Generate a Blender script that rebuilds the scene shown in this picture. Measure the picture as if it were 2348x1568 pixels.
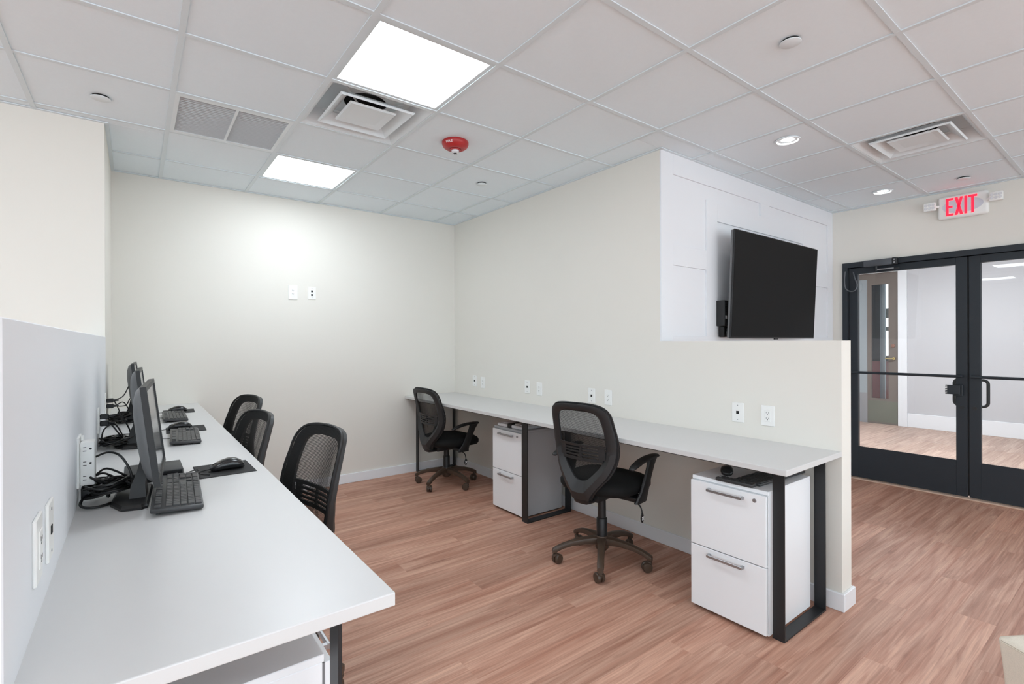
import bpy, bmesh, math, random
from mathutils import Vector, Matrix
random.seed(7)
R = math.radians
SC = bpy.context.scene
COL = SC.collection
for o in list(bpy.data.objects): bpy.data.objects.remove(o)

# ------------------------------------------------------------------ camera, world, exposure
CZ = 1.376
cam = bpy.data.cameras.new('camera'); cam.sensor_width = 36.0; cam.lens = 1139.97 / 2348 * 36.0
cam.clip_start = 0.02; cam.clip_end = 60
camo = bpy.data.objects.new('camera', cam); COL.objects.link(camo)
YAW, PIT, ROL = 0.648, -0.0006, -0.0034
F = Vector((math.sin(YAW) * math.cos(PIT), math.cos(YAW) * math.cos(PIT), math.sin(PIT)))
RT = Vector((math.cos(YAW), -math.sin(YAW), 0)); UP = RT.cross(F)
R2 = RT * math.cos(ROL) + UP * math.sin(ROL); U2 = -RT * math.sin(ROL) + UP * math.cos(ROL)
camo.matrix_world = Matrix(((R2.x, U2.x, -F.x, 0), (R2.y, U2.y, -F.y, 0), (R2.z, U2.z, -F.z, CZ), (0, 0, 0, 1)))
SC.camera = camo

w = bpy.data.worlds.new('world'); SC.world = w; w.use_nodes = True
w.node_tree.nodes['Background'].inputs[0].default_value = (0.84, 0.97, 1.06, 1)
w.node_tree.nodes['Background'].inputs[1].default_value = 2.0
SC.cycles.max_bounces = 8; SC.cycles.transmission_bounces = 4; SC.cycles.volume_bounces = 0
SC.view_settings.view_transform = 'Standard'; SC.view_settings.look = 'None'
SC.view_settings.gamma = 1.0; SC.view_settings.use_curve_mapping = False
SC.view_settings.exposure = 0.87
PANEL_E = 8.0       # ceiling LED panels
DOWN_E = 22.0        # recessed downlights
HALL_E = 20.0         # unseen corridor light

# ------------------------------------------------------------------ helpers
def s(r, g, b):
    f = lambda c: (c / 255 / 12.92) if c / 255 <= 0.04045 else ((c / 255 + 0.055) / 1.055) ** 2.4
    return (f(r), f(g), f(b), 1)

def mat(name, col, rough=0.5, metal=0.0, var=0.04, scale=8.0, bump=0.0, bscale=200.0, spec=0.5, emit=None, es=0.0, coat=0.0):
    m = bpy.data.materials.new(name); m.use_nodes = True
    nt = m.node_tree; N = nt.nodes; L = nt.links; b = N['Principled BSDF']
    tc = N.new('ShaderNodeTexCoord')
    n = N.new('ShaderNodeTexNoise'); n.inputs['Scale'].default_value = scale; n.inputs['Detail'].default_value = 1
    L.new(tc.outputs['Object'], n.inputs['Vector'])
    mx = N.new('ShaderNodeMix'); mx.data_type = 'RGBA'
    mx.inputs[6].default_value = tuple(c * (1 - var) for c in col[:3]) + (1,)
    mx.inputs[7].default_value = tuple(min(1, c * (1 + var)) for c in col[:3]) + (1,)
    L.new(n.outputs['Fac'], mx.inputs[0]); L.new(mx.outputs[2], b.inputs['Base Color'])
    b.inputs['Roughness'].default_value = rough; b.inputs['Metallic'].default_value = metal
    b.inputs['Specular IOR Level'].default_value = spec; b.inputs['Coat Weight'].default_value = coat
    if emit:
        b.inputs['Emission Color'].default_value = emit; b.inputs['Emission Strength'].default_value = es
    if bump:
        n2 = N.new('ShaderNodeTexNoise'); n2.inputs['Scale'].default_value = bscale; n2.inputs['Detail'].default_value = 1
        L.new(tc.outputs['Object'], n2.inputs['Vector'])
        bp = N.new('ShaderNodeBump'); bp.inputs['Strength'].default_value = bump; bp.inputs['Distance'].default_value = 0.002
        L.new(n2.outputs['Fac'], bp.inputs['Height']); L.new(bp.outputs['Normal'], b.inputs['Normal'])
    return m

def emat(name, col, st):
    m = bpy.data.materials.new(name); m.use_nodes = True
    nt = m.node_tree; nt.nodes.clear()
    o = nt.nodes.new('ShaderNodeOutputMaterial'); e = nt.nodes.new('ShaderNodeEmission')
    e.inputs[0].default_value = col; e.inputs[1].default_value = st
    nt.links.new(e.outputs[0], o.inputs[0]); return m

def glassmat(name, tint, fres=1.5, rough=0.0):
    m = bpy.data.materials.new(name); m.use_nodes = True
    nt = m.node_tree; N = nt.nodes; L = nt.links; N.clear()
    o = N.new('ShaderNodeOutputMaterial'); t = N.new('ShaderNodeBsdfTransparent'); g = N.new('ShaderNodeBsdfGlossy')
    fr = N.new('ShaderNodeFresnel'); fr.inputs[0].default_value = fres
    t.inputs[0].default_value = tint; g.inputs['Roughness'].default_value = rough
    mx = N.new('ShaderNodeMixShader'); L.new(fr.outputs[0], mx.inputs[0]); L.new(t.outputs[0], mx.inputs[1]); L.new(g.outputs[0], mx.inputs[2])
    L.new(mx.outputs[0], o.inputs[0]); return m

def woodfloor(name, light, dark, deep):
    m = bpy.data.materials.new(name); m.use_nodes = True
    nt = m.node_tree; N = nt.nodes; L = nt.links; b = N['Principled BSDF']
    tc = N.new('ShaderNodeTexCoord'); oi = N.new('ShaderNodeObjectInfo')
    rm = N.new('ShaderNodeVectorMath'); rm.operation = 'SCALE'; rm.inputs[0].default_value = (37.0, 61.0, 13.0)
    L.new(oi.outputs['Random'], rm.inputs['Scale'])
    ad = N.new('ShaderNodeVectorMath'); L.new(tc.outputs['Object'], ad.inputs[0]); L.new(rm.outputs[0], ad.inputs[1])
    def noise(sc, detail, scl, dist=0.0):
        mp = N.new('ShaderNodeMapping'); mp.inputs['Scale'].default_value = sc; L.new(ad.outputs[0], mp.inputs[0])
        n = N.new('ShaderNodeTexNoise'); n.inputs['Scale'].default_value = scl; n.inputs['Detail'].default_value = detail
        n.inputs['Roughness'].default_value = 0.62; n.inputs['Distortion'].default_value = dist
        L.new(mp.outputs[0], n.inputs['Vector']); return n
    a = noise((0.55, 8.0, 1), 4, 2.0, 0.9); c = noise((0.9, 42.0, 1), 4, 2.0, 0.8); d = noise((0.8, 7.0, 1), 2, 3.0, 0.8)
    r1 = N.new('ShaderNodeValToRGB'); r1.color_ramp.elements[0].position = 0.34; r1.color_ramp.elements[0].color = dark
    r1.color_ramp.elements[1].position = 0.66; r1.color_ramp.elements[1].color = light
    L.new(a.outputs['Fac'], r1.inputs[0])
    r2 = N.new('ShaderNodeValToRGB'); r2.color_ramp.elements[0].position = 0.36; r2.color_ramp.elements[0].color = (0.80, 0.76, 0.74, 1)
    r2.color_ramp.elements[1].position = 0.62; r2.color_ramp.elements[1].color = (1.06, 1.05, 1.04, 1)
    L.new(c.outputs['Fac'], r2.inputs[0])
    mu = N.new('ShaderNodeMix'); mu.data_type = 'RGBA'; mu.blend_type = 'MULTIPLY'; mu.inputs[0].default_value = 1
    L.new(r1.outputs[0], mu.inputs[6]); L.new(r2.outputs[0], mu.inputs[7])
    r3 = N.new('ShaderNodeValToRGB'); r3.color_ramp.elements[0].position = 0.60; r3.color_ramp.elements[0].color = (0, 0, 0, 1)
    r3.color_ramp.elements[1].position = 0.8; r3.color_ramp.elements[1].color = (0.6, 0.6, 0.6, 1)
    L.new(d.outputs['Fac'], r3.inputs[0])
    m2 = N.new('ShaderNodeMix'); m2.data_type = 'RGBA'; L.new(r3.outputs[0], m2.inputs[0]); L.new(mu.outputs[2], m2.inputs[6]); m2.inputs[7].default_value = deep
    # plank to plank tone
    mr = N.new('ShaderNodeMapRange'); mr.inputs[3].default_value = 0.88; mr.inputs[4].default_value = 1.1; L.new(oi.outputs['Random'], mr.inputs[0])
    hs = N.new('ShaderNodeHueSaturation'); L.new(mr.outputs[0], hs.inputs['Value']); L.new(m2.outputs[2], hs.inputs['Color'])
    L.new(hs.outputs[0], b.inputs['Base Color'])
    b.inputs['Roughness'].default_value = 0.52; b.inputs['Specular IOR Level'].default_value = 0.3
    bp = N.new('ShaderNodeBump'); bp.inputs['Strength'].default_value = 0.15; bp.inputs['Distance'].default_value = 0.001
    L.new(c.outputs['Fac'], bp.inputs['Height']); L.new(bp.outputs['Normal'], b.inputs['Normal'])
    return m

def meshfabric(name, col, cell=0.0042, thr=0.1):
    # open weave: real see-through holes in a fine diagonal grid
    m = bpy.data.materials.new(name); m.use_nodes = True
    nt = m.node_tree; N = nt.nodes; L = nt.links; N.clear()
    o = N.new('ShaderNodeOutputMaterial'); t = N.new('ShaderNodeBsdfTransparent'); p = N.new('ShaderNodeBsdfPrincipled')
    p.inputs['Base Color'].default_value = col; p.inputs['Roughness'].default_value = 0.7
    tc = N.new('ShaderNodeTexCoord'); sp = N.new('ShaderNodeSeparateXYZ'); L.new(tc.outputs['Object'], sp.inputs[0])
    def trig(sock, k, ph=0.0):
        a = N.new('ShaderNodeMath'); a.operation = 'MULTIPLY_ADD'; a.inputs[1].default_value = k; a.inputs[2].default_value = ph; L.new(sock, a.inputs[0])
        b = N.new('ShaderNodeMath'); b.operation = 'SINE'; L.new(a.outputs[0], b.inputs[0]); return b.outputs[0]
    k = 2 * math.pi / cell / 2
    a = trig(sp.outputs['Y'], k); b = trig(sp.outputs['Z'], k)
    mu = N.new('ShaderNodeMath'); mu.operation = 'MULTIPLY'; L.new(a, mu.inputs[0]); L.new(b, mu.inputs[1])
    ab = N.new('ShaderNodeMath'); ab.operation = 'ABSOLUTE'; L.new(mu.outputs[0], ab.inputs[0])
    gt = N.new('ShaderNodeMath'); gt.operation = 'GREATER_THAN'; gt.inputs[1].default_value = thr; L.new(ab.outputs[0], gt.inputs[0])
    mx = N.new('ShaderNodeMixShader'); L.new(gt.outputs[0], mx.inputs[0]); L.new(p.outputs[0], mx.inputs[1]); L.new(t.outputs[0], mx.inputs[2])
    L.new(mx.outputs[0], o.inputs[0]); return m

def nb(): return bmesh.new()

def bx(bm, x0, x1, y0, y1, z0, z1, b=0.0, seg=1, mtx=None):
    v = [bm.verts.new(p) for p in ((x0,y0,z0),(x1,y0,z0),(x1,y1,z0),(x0,y1,z0),(x0,y0,z1),(x1,y0,z1),(x1,y1,z1),(x0,y1,z1))]
    fs = [bm.faces.new([v[i] for i in q]) for q in ((0,3,2,1),(4,5,6,7),(0,1,5,4),(1,2,6,5),(2,3,7,6),(3,0,4,7))]
    allv = v
    if b > 0:
        es = list({e for f in fs for e in f.edges})
        r = bmesh.ops.bevel(bm, geom=es, offset=b, segments=seg, affect='EDGES', profile=0.5)
        allv = list({x for f in r['faces'] for x in f.verts} | {x for x in v if x.is_valid})
    if mtx is not None: bmesh.ops.transform(bm, matrix=mtx, verts=[x for x in allv if x.is_valid])
    return bm

def loft(bm, rings, cap=True, closed=False):
    rv = [[bm.verts.new(p) for p in r] for r in rings]
    n = len(rv[0]); k = len(rv)
    for i in range(k if closed else k - 1):
        A, B = rv[i], rv[(i + 1) % k]
        for j in range(n): bm.faces.new((A[j], A[(j+1) % n], B[(j+1) % n], B[j]))
    if cap and not closed:
        bm.faces.new(list(reversed(rv[0]))); bm.faces.new(rv[-1])
    return bm

def ring(c, u, v, ru, rv_, n=12, p=2.0):
    out = []
    for i in range(n):
        a = 2 * math.pi * i / n; ca, sa = math.cos(a), math.sin(a)
        out.append(c + u * (ru * math.copysign(abs(ca) ** (2 / p), ca)) + v * (rv_ * math.copysign(abs(sa) ** (2 / p), sa)))
    return out

X_, Y_, Z_ = Vector((1, 0, 0)), Vector((0, 1, 0)), Vector((0, 0, 1))

def cyl(bm, p0, p1, r0, r1=None, n=16):
    p0, p1 = Vector(p0), Vector(p1); r1 = r0 if r1 is None else r1
    d = (p1 - p0).normalized(); u = d.orthogonal().normalized(); v = d.cross(u)
    return loft(bm, [ring(p0, u, v, r0, r0, n), ring(p1, u, v, r1, r1, n)])

def lathe(bm, prof, c=(0, 0, 0), n=24, axis='z'):
    c = Vector(c); rs = []
    for r, h in prof:
        if axis == 'z': rs.append(ring(c + Z_ * h, X_, Y_, r, r, n))
        elif axis == 'x': rs.append(ring(c + X_ * h, Y_, Z_, r, r, n))
        else: rs.append(ring(c + Y_ * h, Z_, X_, r, r, n))
    return loft(bm, rs)

def cr(pts, k=5, closed=False):
    P = [Vector(p) for p in pts]; n = len(P); out = []
    for i in range(n if closed else n - 1):
        a = P[(i-1) % n] if (closed or i > 0) else P[0]; b = P[i]; c = P[(i+1) % n]; d = P[(i+2) % n] if (closed or i + 2 < n) else P[-1]
        for j in range(k):
            t = j / k
            out.append(0.5 * ((2*b) + (c-a)*t + (2*a-5*b+4*c-d)*t*t + (3*b-a-3*c+d)*t**3))
    if not closed: out.append(P[-1])
    return out

def tube(bm, pts, r, n=6, closed=False):
    P = [Vector(p) for p in pts]; k = len(P); rings = []; u = None
    for i in range(k):
        if closed: d = P[(i+1) % k] - P[i-1]
        else: d = P[min(i+1, k-1)] - P[max(i-1, 0)]
        if d.length < 1e-9: d = Vector((0, 0, 1))
        d.normalize()
        u = d.orthogonal().normalized() if u is None else (u - d * u.dot(d))
        if u.length < 1e-6: u = d.orthogonal()
        u.normalize(); v = d.cross(u)
        rr = r[i] if isinstance(r, (list, tuple)) else r
        rings.append(ring(P[i], u, v, rr, rr, n))
    return loft(bm, rings, closed=closed)

def prism(bm, poly, z0, z1, mp=lambda x, y, z: (x, y, z)):
    A = [bm.verts.new(mp(x, y, z0)) for x, y in poly]; B = [bm.verts.new(mp(x, y, z1)) for x, y in poly]
    n = len(poly)
    for i in range(n): bm.faces.new((A[i], A[(i+1) % n], B[(i+1) % n], B[i]))
    bm.faces.new(list(reversed(A))); bm.faces.new(B)
    return bm

def obj(name, bm, m, parent=None, smooth=False, ang=0.7, loc=None):
    bmesh.ops.recalc_face_normals(bm, faces=bm.faces[:])
    me = bpy.data.meshes.new(name); bm.to_mesh(me); bm.free(); me.materials.append(m)
    if smooth:
        for p in me.polygons: p.use_smooth = True
        me.set_sharp_from_angle(angle=ang)
    o = bpy.data.objects.new(name, me); COL.objects.link(o)
    if parent: o.parent = parent
    if loc: o.location = loc
    return o

def inst(name, src, parent, loc, rot=None, m=None):
    o = bpy.data.objects.new(name, src); COL.objects.link(o); o.parent = parent; o.location = loc
    if rot: o.rotation_euler = rot
    return o

def tag(o, label, cat=None, group=None, kind=None):
    o['label'] = label
    if cat: o['category'] = cat
    if group: o['group'] = group
    if kind: o['kind'] = kind
    return o

def thing(name, label, cat, loc=(0, 0, 0), rz=0.0, group=None):
    o = bpy.data.objects.new(name, None); COL.objects.link(o); o.empty_display_size = 0.1
    o.location = loc; o.rotation_euler = (0, 0, rz)
    return tag(o, label, cat, group)

def struct(name, bm, m, label, parent=None, smooth=False):
    o = obj(name, bm, m, parent, smooth)
    if parent is None: o['kind'] = 'structure'; o['label'] = label
    return o

def copy_tree(o, parent=None):
    c = o.copy(); COL.objects.link(c); c.parent = parent
    for ch in list(o.children): copy_tree(ch, c)
    return c

# ------------------------------------------------------------------ materials
WALL = mat('warm_white_paint', s(231, 227, 219), 0.75, var=0.008, scale=3, spec=0.3)
PANEL = mat('white_satin_paint', s(235, 236, 239), 0.55, var=0.006, scale=3, spec=0.35)
TRIM = mat('white_trim_paint', s(238, 240, 243), 0.4, var=0.006, scale=4, spec=0.4)
TILE = mat('ceiling_tile_face', s(238, 247, 252), 0.9, var=0.012, scale=60, bump=0.25, bscale=700, spec=0.1)
TEE = mat('white_grid_metal', s(222, 231, 235), 0.45, var=0.005, scale=5, spec=0.3)
FLOOR = woodfloor('vinyl_plank', s(210, 168, 147), s(176, 127, 107), s(128, 84, 68))
HFLOOR = woodfloor('corridor_plank', s(204, 180, 165), s(176, 148, 134), s(150, 122, 110))
LAM = mat('white_laminate', s(213, 212, 211), 0.32, var=0.006, scale=6, spec=0.45)
CABW = mat('white_cabinet_lacquer', s(238, 239, 241), 0.4, var=0.006, scale=5)
CABG = mat('grey_gap_shade', s(120, 120, 122), 0.5, var=0.03, scale=20)
STEEL = mat('black_powder_steel', s(30, 31, 33), 0.45, var=0.08, scale=30, bump=0.05, bscale=900)
ALU = mat('brushed_aluminium', s(168, 168, 170), 0.35, 0.8, var=0.04, scale=60)
DOORM = mat('black_blue_aluminium', s(38, 44, 50), 0.45, var=0.05, scale=20, spec=0.4)
BLK = mat('black_plastic', s(25, 25, 26), 0.48, var=0.06, scale=25, bump=0.03, bscale=800)
BLK2 = mat('charcoal_plastic', s(38, 38, 39), 0.52, var=0.06, scale=25, bump=0.04, bscale=700)
KEY = mat('key_plastic', s(58, 58, 59), 0.45, var=0.05, scale=40)
KBB = mat('keyboard_plastic', s(52, 52, 53), 0.4, var=0.05, scale=30)
SEATM = mat('black_seat_fabric', s(20, 20, 20), 0.85, var=0.12, scale=60, bump=0.3, bscale=900, spec=0.25)
MESHF = meshfabric('black_mesh_fabric', s(24, 24, 24), 0.0046, 0.34)
BASE_REFL = mat('brown_reflect_nylon', s(72, 57, 46), 0.4, var=0.2, scale=14, bump=0.06, bscale=300)  # brown reflection on the chair base put into its colour
MONB = mat('monitor_back_plastic', s(108, 108, 109), 0.45, var=0.04, scale=20)
MOND = mat('monitor_dark_plastic', s(30, 30, 31), 0.45, var=0.05, scale=20)
SCRN = mat('monitor_screen', s(58, 59, 61), 0.12, var=0.02, scale=5, spec=0.6)
TVS = mat('tv_screen', s(37, 37, 37), 0.6, var=0.01, scale=3, spec=0.05)
PAD = mat('mousepad_rubber', s(38, 38, 39), 0.75, var=0.06, scale=80, bump=0.15, bscale=900)
GLOSSB = mat('glossy_black_plastic', s(34, 34, 35), 0.2, var=0.05, scale=15)
CABLE = mat('black_cable', s(22, 22, 22), 0.4, var=0.1, scale=30)
PLATE = mat('white_wallplate', s(242, 241, 238), 0.35, var=0.005, scale=10)
DARK = mat('dark_slot', s(18, 18, 18), 0.7, var=0.05, scale=30)
GREYP = mat('grey_plastic', s(150, 150, 152), 0.4, var=0.03, scale=20)
RED = mat('fire_red_plastic', s(174, 40, 40), 0.4, var=0.04, scale=20)
LENS = mat('clear_lens', s(225, 225, 228), 0.12, var=0.05, scale=30, spec=0.8)
WHITE = mat('white_print', s(245, 245, 245), 0.5, var=0.005, scale=20)
VENTW = mat('white_vent_metal', s(230, 237, 240), 0.45, var=0.008, scale=8)
VENTG = mat('grey_louver', s(206, 211, 214), 0.5, var=0.02, scale=30)
DUCT = mat('dark_duct', s(52, 53, 55), 0.6, var=0.08, scale=10)
EXITR = mat('exit_red', s(255, 30, 60), 0.5, var=0.01, scale=10, emit=s(255, 28, 56), es=0.75)
EXITG = mat('exit_diffuser', s(214, 216, 226), 0.4, var=0.02, scale=8)
FABRIC = mat('beige_woven_fabric', s(226, 217, 202), 0.9, var=0.16, scale=520, bump=0.35, bscale=620, spec=0.15)
WOODD = mat('brown_door_veneer', s(118, 108, 101), 0.5, var=0.06, scale=6)
BRASS = mat('brass', s(196, 176, 120), 0.25, 1.0, var=0.05, scale=20)
GLASS = glassmat('door_glass', (0.96, 0.975, 0.98, 1), 1.45)
HWALL = mat('corridor_grey_paint', s(200, 200, 203), 0.7, var=0.008, scale=3)
AQUA = mat('frosted_glass', s(160, 168, 172), 0.4, var=0.03, scale=3)
REDP = mat('dull_red_panel', s(150, 92, 88), 0.6, var=0.06, scale=5)
OLIVE = mat('satin_kick_metal', s(118, 120, 108), 0.4, 0.3, var=0.08, scale=4)
THRESH = mat('threshold_metal', s(212, 182, 160), 0.4, 0.3, var=0.03, scale=10)
PAPER = mat('white_paper', s(228, 228, 230), 0.7, var=0.02, scale=30)
LED = emat('led_panel_white', (0.90, 0.99, 1.06, 1), PANEL_E)
DLED = emat('downlight_white', (1, 0.98, 0.95, 1), DOWN_E)
HLED = emat('corridor_light_white', (0.93, 0.96, 1, 1), HALL_E)
DAY = emat('daylight_window', (0.95, 0.98, 1, 1), 1.3)

# ------------------------------------------------------------------ setting
XR, YB, CEIL, YT, XD, XL = 2.863, 4.853, 2.686, 2.09, 5.735, -0.143
T, OX, OY = 0.6096, 0.7695, 1.9132
FX0, FY0 = -4.6, -4.6

bm = bx(nb(), FX0, XD + 0.14, FY0, YB + 0.1, -0.1, -0.003)
floor = struct('floor', bm, FLOOR, 'reddish brown vinyl plank floor of the office')
PW, PL = 0.15, 1.22
pm = obj('plank_source', bx(nb(), -PL/2, PL/2, -PW/2 + 0.00008, PW/2 - 0.00008, -0.0029, 0.0, 0.00035), FLOOR)
plank_mesh = pm.data; bpy.data.objects.remove(pm)
rows = 40
for r in range(rows):
    y = YB - PW * (r + 0.5)
    if y < -0.55: break
    x = -0.14 - random.random() * PL
    while x < XD:
        a, b = max(x, -0.14), min(x + PL - 0.0002, XD)
        if b - a > 0.03:
            if b - a > PL - 0.01: inst('plank', plank_mesh, floor, ((a + b) / 2, y, 0))
            else:
                o = obj('plank', bx(nb(), -(b-a)/2, (b-a)/2, -PW/2 + 0.00008, PW/2 - 0.00008, -0.0029, 0.0, 0.00035), FLOOR, floor); o.location = ((a+b)/2, y, 0)
        x += PL

# ceiling: slab, tees, tiles
ceil = struct('ceiling', bx(nb(), FX0, XD + 0.14, FY0, YB + 0.1, CEIL + 0.16, CEIL + 0.26), TILE, 'white suspended tile ceiling over the office')
def vis(x0, x1, y0, y1):
    # rooms' ceiling outline: skip what lies behind walls
    if y0 >= 3.83 and x1 <= -0.145: return False
    if x0 >= XR and y0 >= YT: return False
    return True
def clipcell(u, v):
    x0, x1, y0, y1 = OX + u*T, OX + (u+1)*T, OY + v*T, OY + (v+1)*T
    x1 = min(x1, XD); y1 = min(y1, YB)
    return x0, x1, y0, y1
fixture_cells = {(0,0), (0,1), (0,3), (-1,2), (5,-2)}
extra_lights = [(-3,-1), (3,-6), (0,-6), (-3,-6), (7,-6), (-7,0)]
for c in extra_lights: fixture_cells.add(c)
tm = obj('tile_source', bx(nb(), -T/2+0.004, T/2-0.004, -T/2+0.004, T/2-0.004, 0.006, 0.022, 0.0015), TILE)
tile_mesh = tm.data; bpy.data.objects.remove(tm)
GU, GV = range(-9, 9), range(-11, 6)
far_bm = nb(); far_n = 0
for u in GU:
    for v in GV:
        x0, x1, y0, y1 = clipcell(u, v); x0 = max(x0, FX0); y0 = max(y0, FY0)
        if x1 - x0 < 0.02 or y1 - y0 < 0.02 or not vis(x0, x1, y0, y1): continue
        if (u, v) in fixture_cells: continue
        boxes = [(x0, x1, y0, y1)]
        if y0 < 3.83 < y1 and x1 <= -0.145: boxes = [(x0, x1, y0, 3.83)]
        elif x0 < -0.145 < x1 and y1 > 3.83:
            boxes = [(-0.145, x1, y0, y1)] if y0 >= 3.83 else [(x0, x1, y0, 3.83), (-0.145, x1, 3.83, y1)]
        elif x1 > XR > x0 and y1 > YT:
            boxes = [(x0, XR, y0, y1)] if y0 >= YT else [(x0, x1, y0, YT), (x0, XR, YT, y1)]
        elif x0 >= XR and y0 < YT < y1: boxes = [(x0, x1, y0, YT)]
        for bi, (a0, a1, b0, b1) in enumerate(boxes):
            if a1 - a0 < 0.012 or b1 - b0 < 0.012: continue
            near = (-3 <= u and v >= -4)
            if not near:
                bx(far_bm, a0+0.004, a1-0.004, b0+0.004, b1-0.004, CEIL+0.006, CEIL+0.022); continue
            if abs(a1-a0-T) < 1e-6 and abs(b1-b0-T) < 1e-6:
                inst('ceiling_tile', tile_mesh, ceil, ((a0+a1)/2, (b0+b1)/2, CEIL))
            else:
                hx, hy = (a1-a0)/2 - (0.004 if len(boxes) == 1 else 0.001), (b1-b0)/2 - (0.004 if len(boxes) == 1 else 0.001)
                obj('ceiling_tile', bx(nb(), -hx, hx, -hy, hy, 0.006, 0.022, 0.0015), TILE, ceil, loc=((a0+a1)/2, (b0+b1)/2, CEIL))
o = obj('ceiling_tile_field', far_bm, TILE, ceil); o['kind'] = 'stuff'
TW = 0.012
for u in range(-8, 9):   # tees running away along the right wall
    x = OX + u*T
    if x > XD: continue
    y1 = YB if (-0.145 < x < XR) else (3.83 if x <= -0.145 else YT)
    o = obj('grid_tee', bx(nb(), -TW, TW, FY0, y1 - 0.001, 0.0, 0.0055), TEE, ceil); o.location = (x, 0, CEIL)
for v in range(-10, 5):
    y = OY + v*T
    for (a, b, ok) in ((FX0, -0.145, y < 3.83), (-0.145, XR, True), (XR, XD, y < YT)):
        if not ok: continue
        o = obj('grid_tee', bx(nb(), a, b, -TW, TW, 0.0004, 0.0052), TEE, ceil); o.location = (0, y, CEIL)
for (x0, x1, y0, y1) in ((-0.145, XR, YB-0.02, YB), (XR-0.02, XR, YT, YB-0.02), (XR-0.02, XD, YT-0.02, YT), (XD-0.02, XD, FY0, YT-0.02), (-0.145, -0.125, 3.83, YB-0.02), (FX0, -0.125, 3.81, 3.83)):
    obj('wall_angle', bx(nb(), x0, x1, y0, y1, CEIL-0.001, CEIL+0.0045), TEE, ceil)

# walls
struct('wall_back', bx(nb(), -0.265, XR + 0.12, YB, YB + 0.12, 0, CEIL + 0.2), WALL, 'warm white back wall of the desk alcove')
struct('wall_right', bx(nb(), XR, XR + 0.12, YT + 0.012, YB, 0, CEIL + 0.2), WALL, 'warm white right wall above the long desk')
struct('wall_partition', bx(nb(), XR, XR + 0.122, 1.005, YT + 0.012, 0, 1.376), WALL, 'warm white half-height partition at the end of the right wall')
struct('wall_left', bx(nb(), -0.265, -0.145, 3.83, YB, 0, CEIL + 0.2), WALL, 'narrow return wall at the far left of the alcove')
struct('wall_left_front', bx(nb(), FX0, -0.265, 3.83, 3.95, 0, CEIL + 0.2), WALL, 'warm white wall face at the upper left of the view')
struct('wall_left_partition', bx(nb(), XL - 0.12, XL, 0.945, 3.83, 0, 1.412, 0.002), PANEL, 'white half-height partition behind the monitor desk')
bm = nb(); bx(bm, FX0 - 0.12, FX0, FY0, 3.95, 0, 0.5); bx(bm, FX0 - 0.12, FX0, FY0, 3.95, 2.6, CEIL + 0.2)
for y0, y1 in ((FY0, -4.2), (-1.4, -1.2), (1.2, 3.95)): bx(bm, FX0 - 0.12, FX0, y0, y1, 0.5, 2.6)  # gaps between these piers are added openings for fill light
struct('wall_far_left', bm, WALL, 'outer wall of the room, left of the view')
# unseen rear wall, wide openings added to let fill light in
bm = nb()
bx(bm, FX0, XD + 0.14, FY0 - 0.12, FY0, 0, 0.3); bx(bm, FX0, XD + 0.14, FY0 - 0.12, FY0, 2.62, CEIL + 0.2)
for x0, x1 in ((FX0, -4.4), (-1.1, -0.9), (2.3, 2.5), (5.5, XD + 0.14)): bx(bm, x0, x1, FY0 - 0.12, FY0, 0.3, 2.62)
struct('wall_rear', bm, WALL, 'unseen rear wall with openings added to let light in, behind the viewpoint')
# entry wall with door opening
DY0, DY1, DZ = 0.10, 1.993, 2.154
bm = nb()
bx(bm, XD, XD + 0.13, DY1, YT + 0.012, 0, CEIL + 0.2); bx(bm, XD, XD + 0.13, FY0, DY0, 0, CEIL + 0.2); bx(bm, XD, XD + 0.13, DY0, DY1, DZ, CEIL + 0.2)
struct('wall_entry', bm, WALL, 'warm white entry wall around the black glass doors')

# panelled TV wall
tvw = struct('wall_panelled', bx(nb(), XR + 0.12, XD, YT + 0.012, YT + 0.13, 0, CEIL + 0.2), PANEL, 'white panelled feature wall behind the television')
def batten(x0, x1, z0, z1): obj('batten', bx(nb(), x0, x1, YT, YT + 0.0122, z0, z1, 0.001), PANEL, tvw)
batten(XR, 3.0, 1.3765, CEIL + 0.02); batten(XR + 0.123, 3.0, 0, 1.3765); batten(5.614, XD, 0, CEIL + 0.02)
batten(3.0, 5.614, 2.545, CEIL + 0.02)
batten(3.415, 3.565, 1.41, 2.436); batten(5.052, 5.20, 1.41, 2.436); batten(3.565, 5.052, 2.293, 2.436)
batten(4.236, 4.389, 2.436, 2.545)
batten(3.0, 3.415, 1.91, 2.055); batten(5.20, 5.614, 1.91, 2.055)
batten(3.0, 5.614, 1.265, 1.41); batten(3.0, 5.614, 0, 0.2)
batten(3.415, 3.565, 0.2, 1.265); batten(5.052, 5.20, 0.2, 1.265)

# baseboards
def bboard(name, x0, x1, y0, y1, label, h=0.09): struct(name, bx(nb(), x0, x1, y0, y1, 0, h, 0.0025), TRIM, label)
bboard('baseboard_back', -0.145, XR - 0.015, YB - 0.015, YB, 'white baseboard along the back wall')
bboard('baseboard_right', XR - 0.015, XR, 0.99, YB, 'white baseboard along the right wall under the desk')
bboard('baseboard_partition', XR, XR + 0.137, 0.99, 1.005, 'white baseboard around the end of the right partition')
bboard('baseboard_partition_outer', XR + 0.122, XR + 0.137, 1.005, YT, 'white baseboard on the television side of the partition')
bboard('baseboard_panelled', XR + 0.137, XD, YT - 0.015, YT, 'white baseboard under the panelled wall')
bboard('baseboard_left', XL, XL + 0.015, 0.96, 3.8, 'white baseboard along the left partition')

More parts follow.
